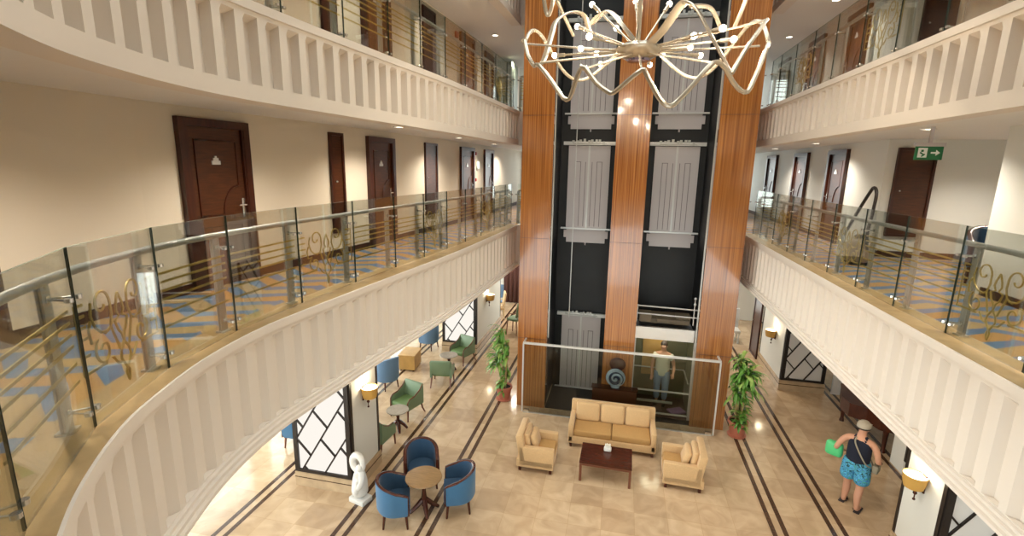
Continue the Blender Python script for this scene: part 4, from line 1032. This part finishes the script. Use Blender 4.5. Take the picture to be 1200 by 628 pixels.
# ------------------------------------------------------------------ light
W = bpy.data.worlds.new('World'); S.world = W; W.use_nodes = True
bg = W.node_tree.nodes['Background']; bg.inputs[0].default_value = (.93, .97, 1, 1); bg.inputs[1].default_value = 3.6
def area(name, loc, size, energy, color, rot=(0, 0, 0), portal=False):
    l = bpy.data.lights.new(name, 'AREA'); l.shape = 'RECTANGLE'; l.size, l.size_y = size; l.energy = energy; l.color = color
    if portal: l.cycles.is_portal = True
    o = bpy.data.objects.new(name, l); COL.objects.link(o); o.location = loc; o.rotation_euler = rot; return o
area('skylight_portal', (.05, 7.3, 13.5), (6.1, 13), 1, (1,1,1), (0,0,0), True)
area('entrance_portal', (0, -2.8, 1.8), (19, 3.5), 1, (1,1,1), (radians(90), 0, 0), True)
area('left_window_portal', (-9.8, 9.7, 1.75), (3.1, 24), 1, (1,1,1), (0, radians(-90), 0), True)
for z in (5.9, 8.9): area('end_window_portal', (0, YB+.3, z), (9.4, 2.2), 1, (1,1,1), (radians(-90), 0, 0), True)
area('end_window_portal', (0, YB+.3, 1.8), (9.4, 3.4), 1, (1,1,1), (radians(-90), 0, 0), True)
def spot(loc, e, color=(1, .9, .76), size=140, r=.06):
    l = bpy.data.lights.new('downlight_and_fill', 'SPOT'); l.energy = e; l.color = color; l.spot_size = radians(size); l.spot_blend = .8; l.shadow_soft_size = r
    o = bpy.data.objects.new('downlight_and_fill', l); COL.objects.link(o); o.location = loc
for C, e in ((C1, 260), (C2, 260)):
    for y in (2.4, 5.3, 8.2, 11.4, 14.6, 17.5): spot((-3.9, y, C-.03), e)
    for y in (2.4, 5.4, 8.5, 12.85, 16): spot((4.3, y, C-.03), e)
    spot((6.4, 9.5, C-.03), e)  # added fill without a fixture, brightens the recess
for y in (5, 8.5, 12, 15.5, 19): spot((-5.6, y, C0-.03), 50, (1,.9,.74), 150)
for y in (5, 8.5, 12, 15.5): spot((4.1, y, C0-.03), 70, (1,.84,.62), 150)
for x in (-4, -2, 2, 3.8): spot((x, 19, C0-.03), 220, (1,.92,.8), 150)  # fill spots added without fixtures to brighten the far lobby
area('courtyard_daylight', (-10.4, 9.7, 1.9), (3.2, 24), 1700, (.97, .98, 1), (0, radians(-95), 0))
for x, y, z in BUL[::2]:
    l = bpy.data.lights.new('bulb_glow', 'POINT'); l.energy = 26; l.color = (1,.84,.62); l.shadow_soft_size = .034
    p = Vector((x, y, z)); p += p.normalized() * .08
    o = bpy.data.objects.new('bulb_glow', l); COL.objects.link(o); o.location = p + Vector((.09, 6.5, 7.8))

# ------------------------------------------------------------------ camera
fpx = 569.0
dn_ = Vector((550-600, 3018-314, fpx)).normalized(); dp = Vector((731-600, 196-314, fpx))
up = -dn_; dp = (dp - up*dp.dot(up)).normalized(); dx = dp.cross(up); 
if dx.x < 0: dx = -dx
# rows: world axes in camera coordinates (x right, y down, z forward)
Rr = Matrix((dx, dp, up))
cx = Rr @ Vector((1,0,0)); cy = Rr @ Vector((0,-1,0)); cz = Rr @ Vector((0,0,-1))
cam = bpy.data.cameras.new('camera'); cam.sensor_width = 36; cam.lens = fpx/1200*36; cam.clip_start = .05
co = bpy.data.objects.new('camera', cam); COL.objects.link(co)
co.matrix_world = Matrix(((cx.x,cy.x,cz.x,0),(cx.y,cy.y,cz.y,0),(cx.z,cy.z,cz.z,6.4),(0,0,0,1)))
S.camera = co
S.view_settings.view_transform = 'Standard'; S.view_settings.look = 'None'; S.view_settings.gamma = 1; S.view_settings.exposure = 0
S.view_settings.use_curve_mapping = False
S.cycles.use_denoising = True
S.cycles.max_bounces = 10; S.cycles.diffuse_bounces = 5; S.cycles.transparent_max_bounces = 24; S.cycles.sample_clamp_indirect = 6
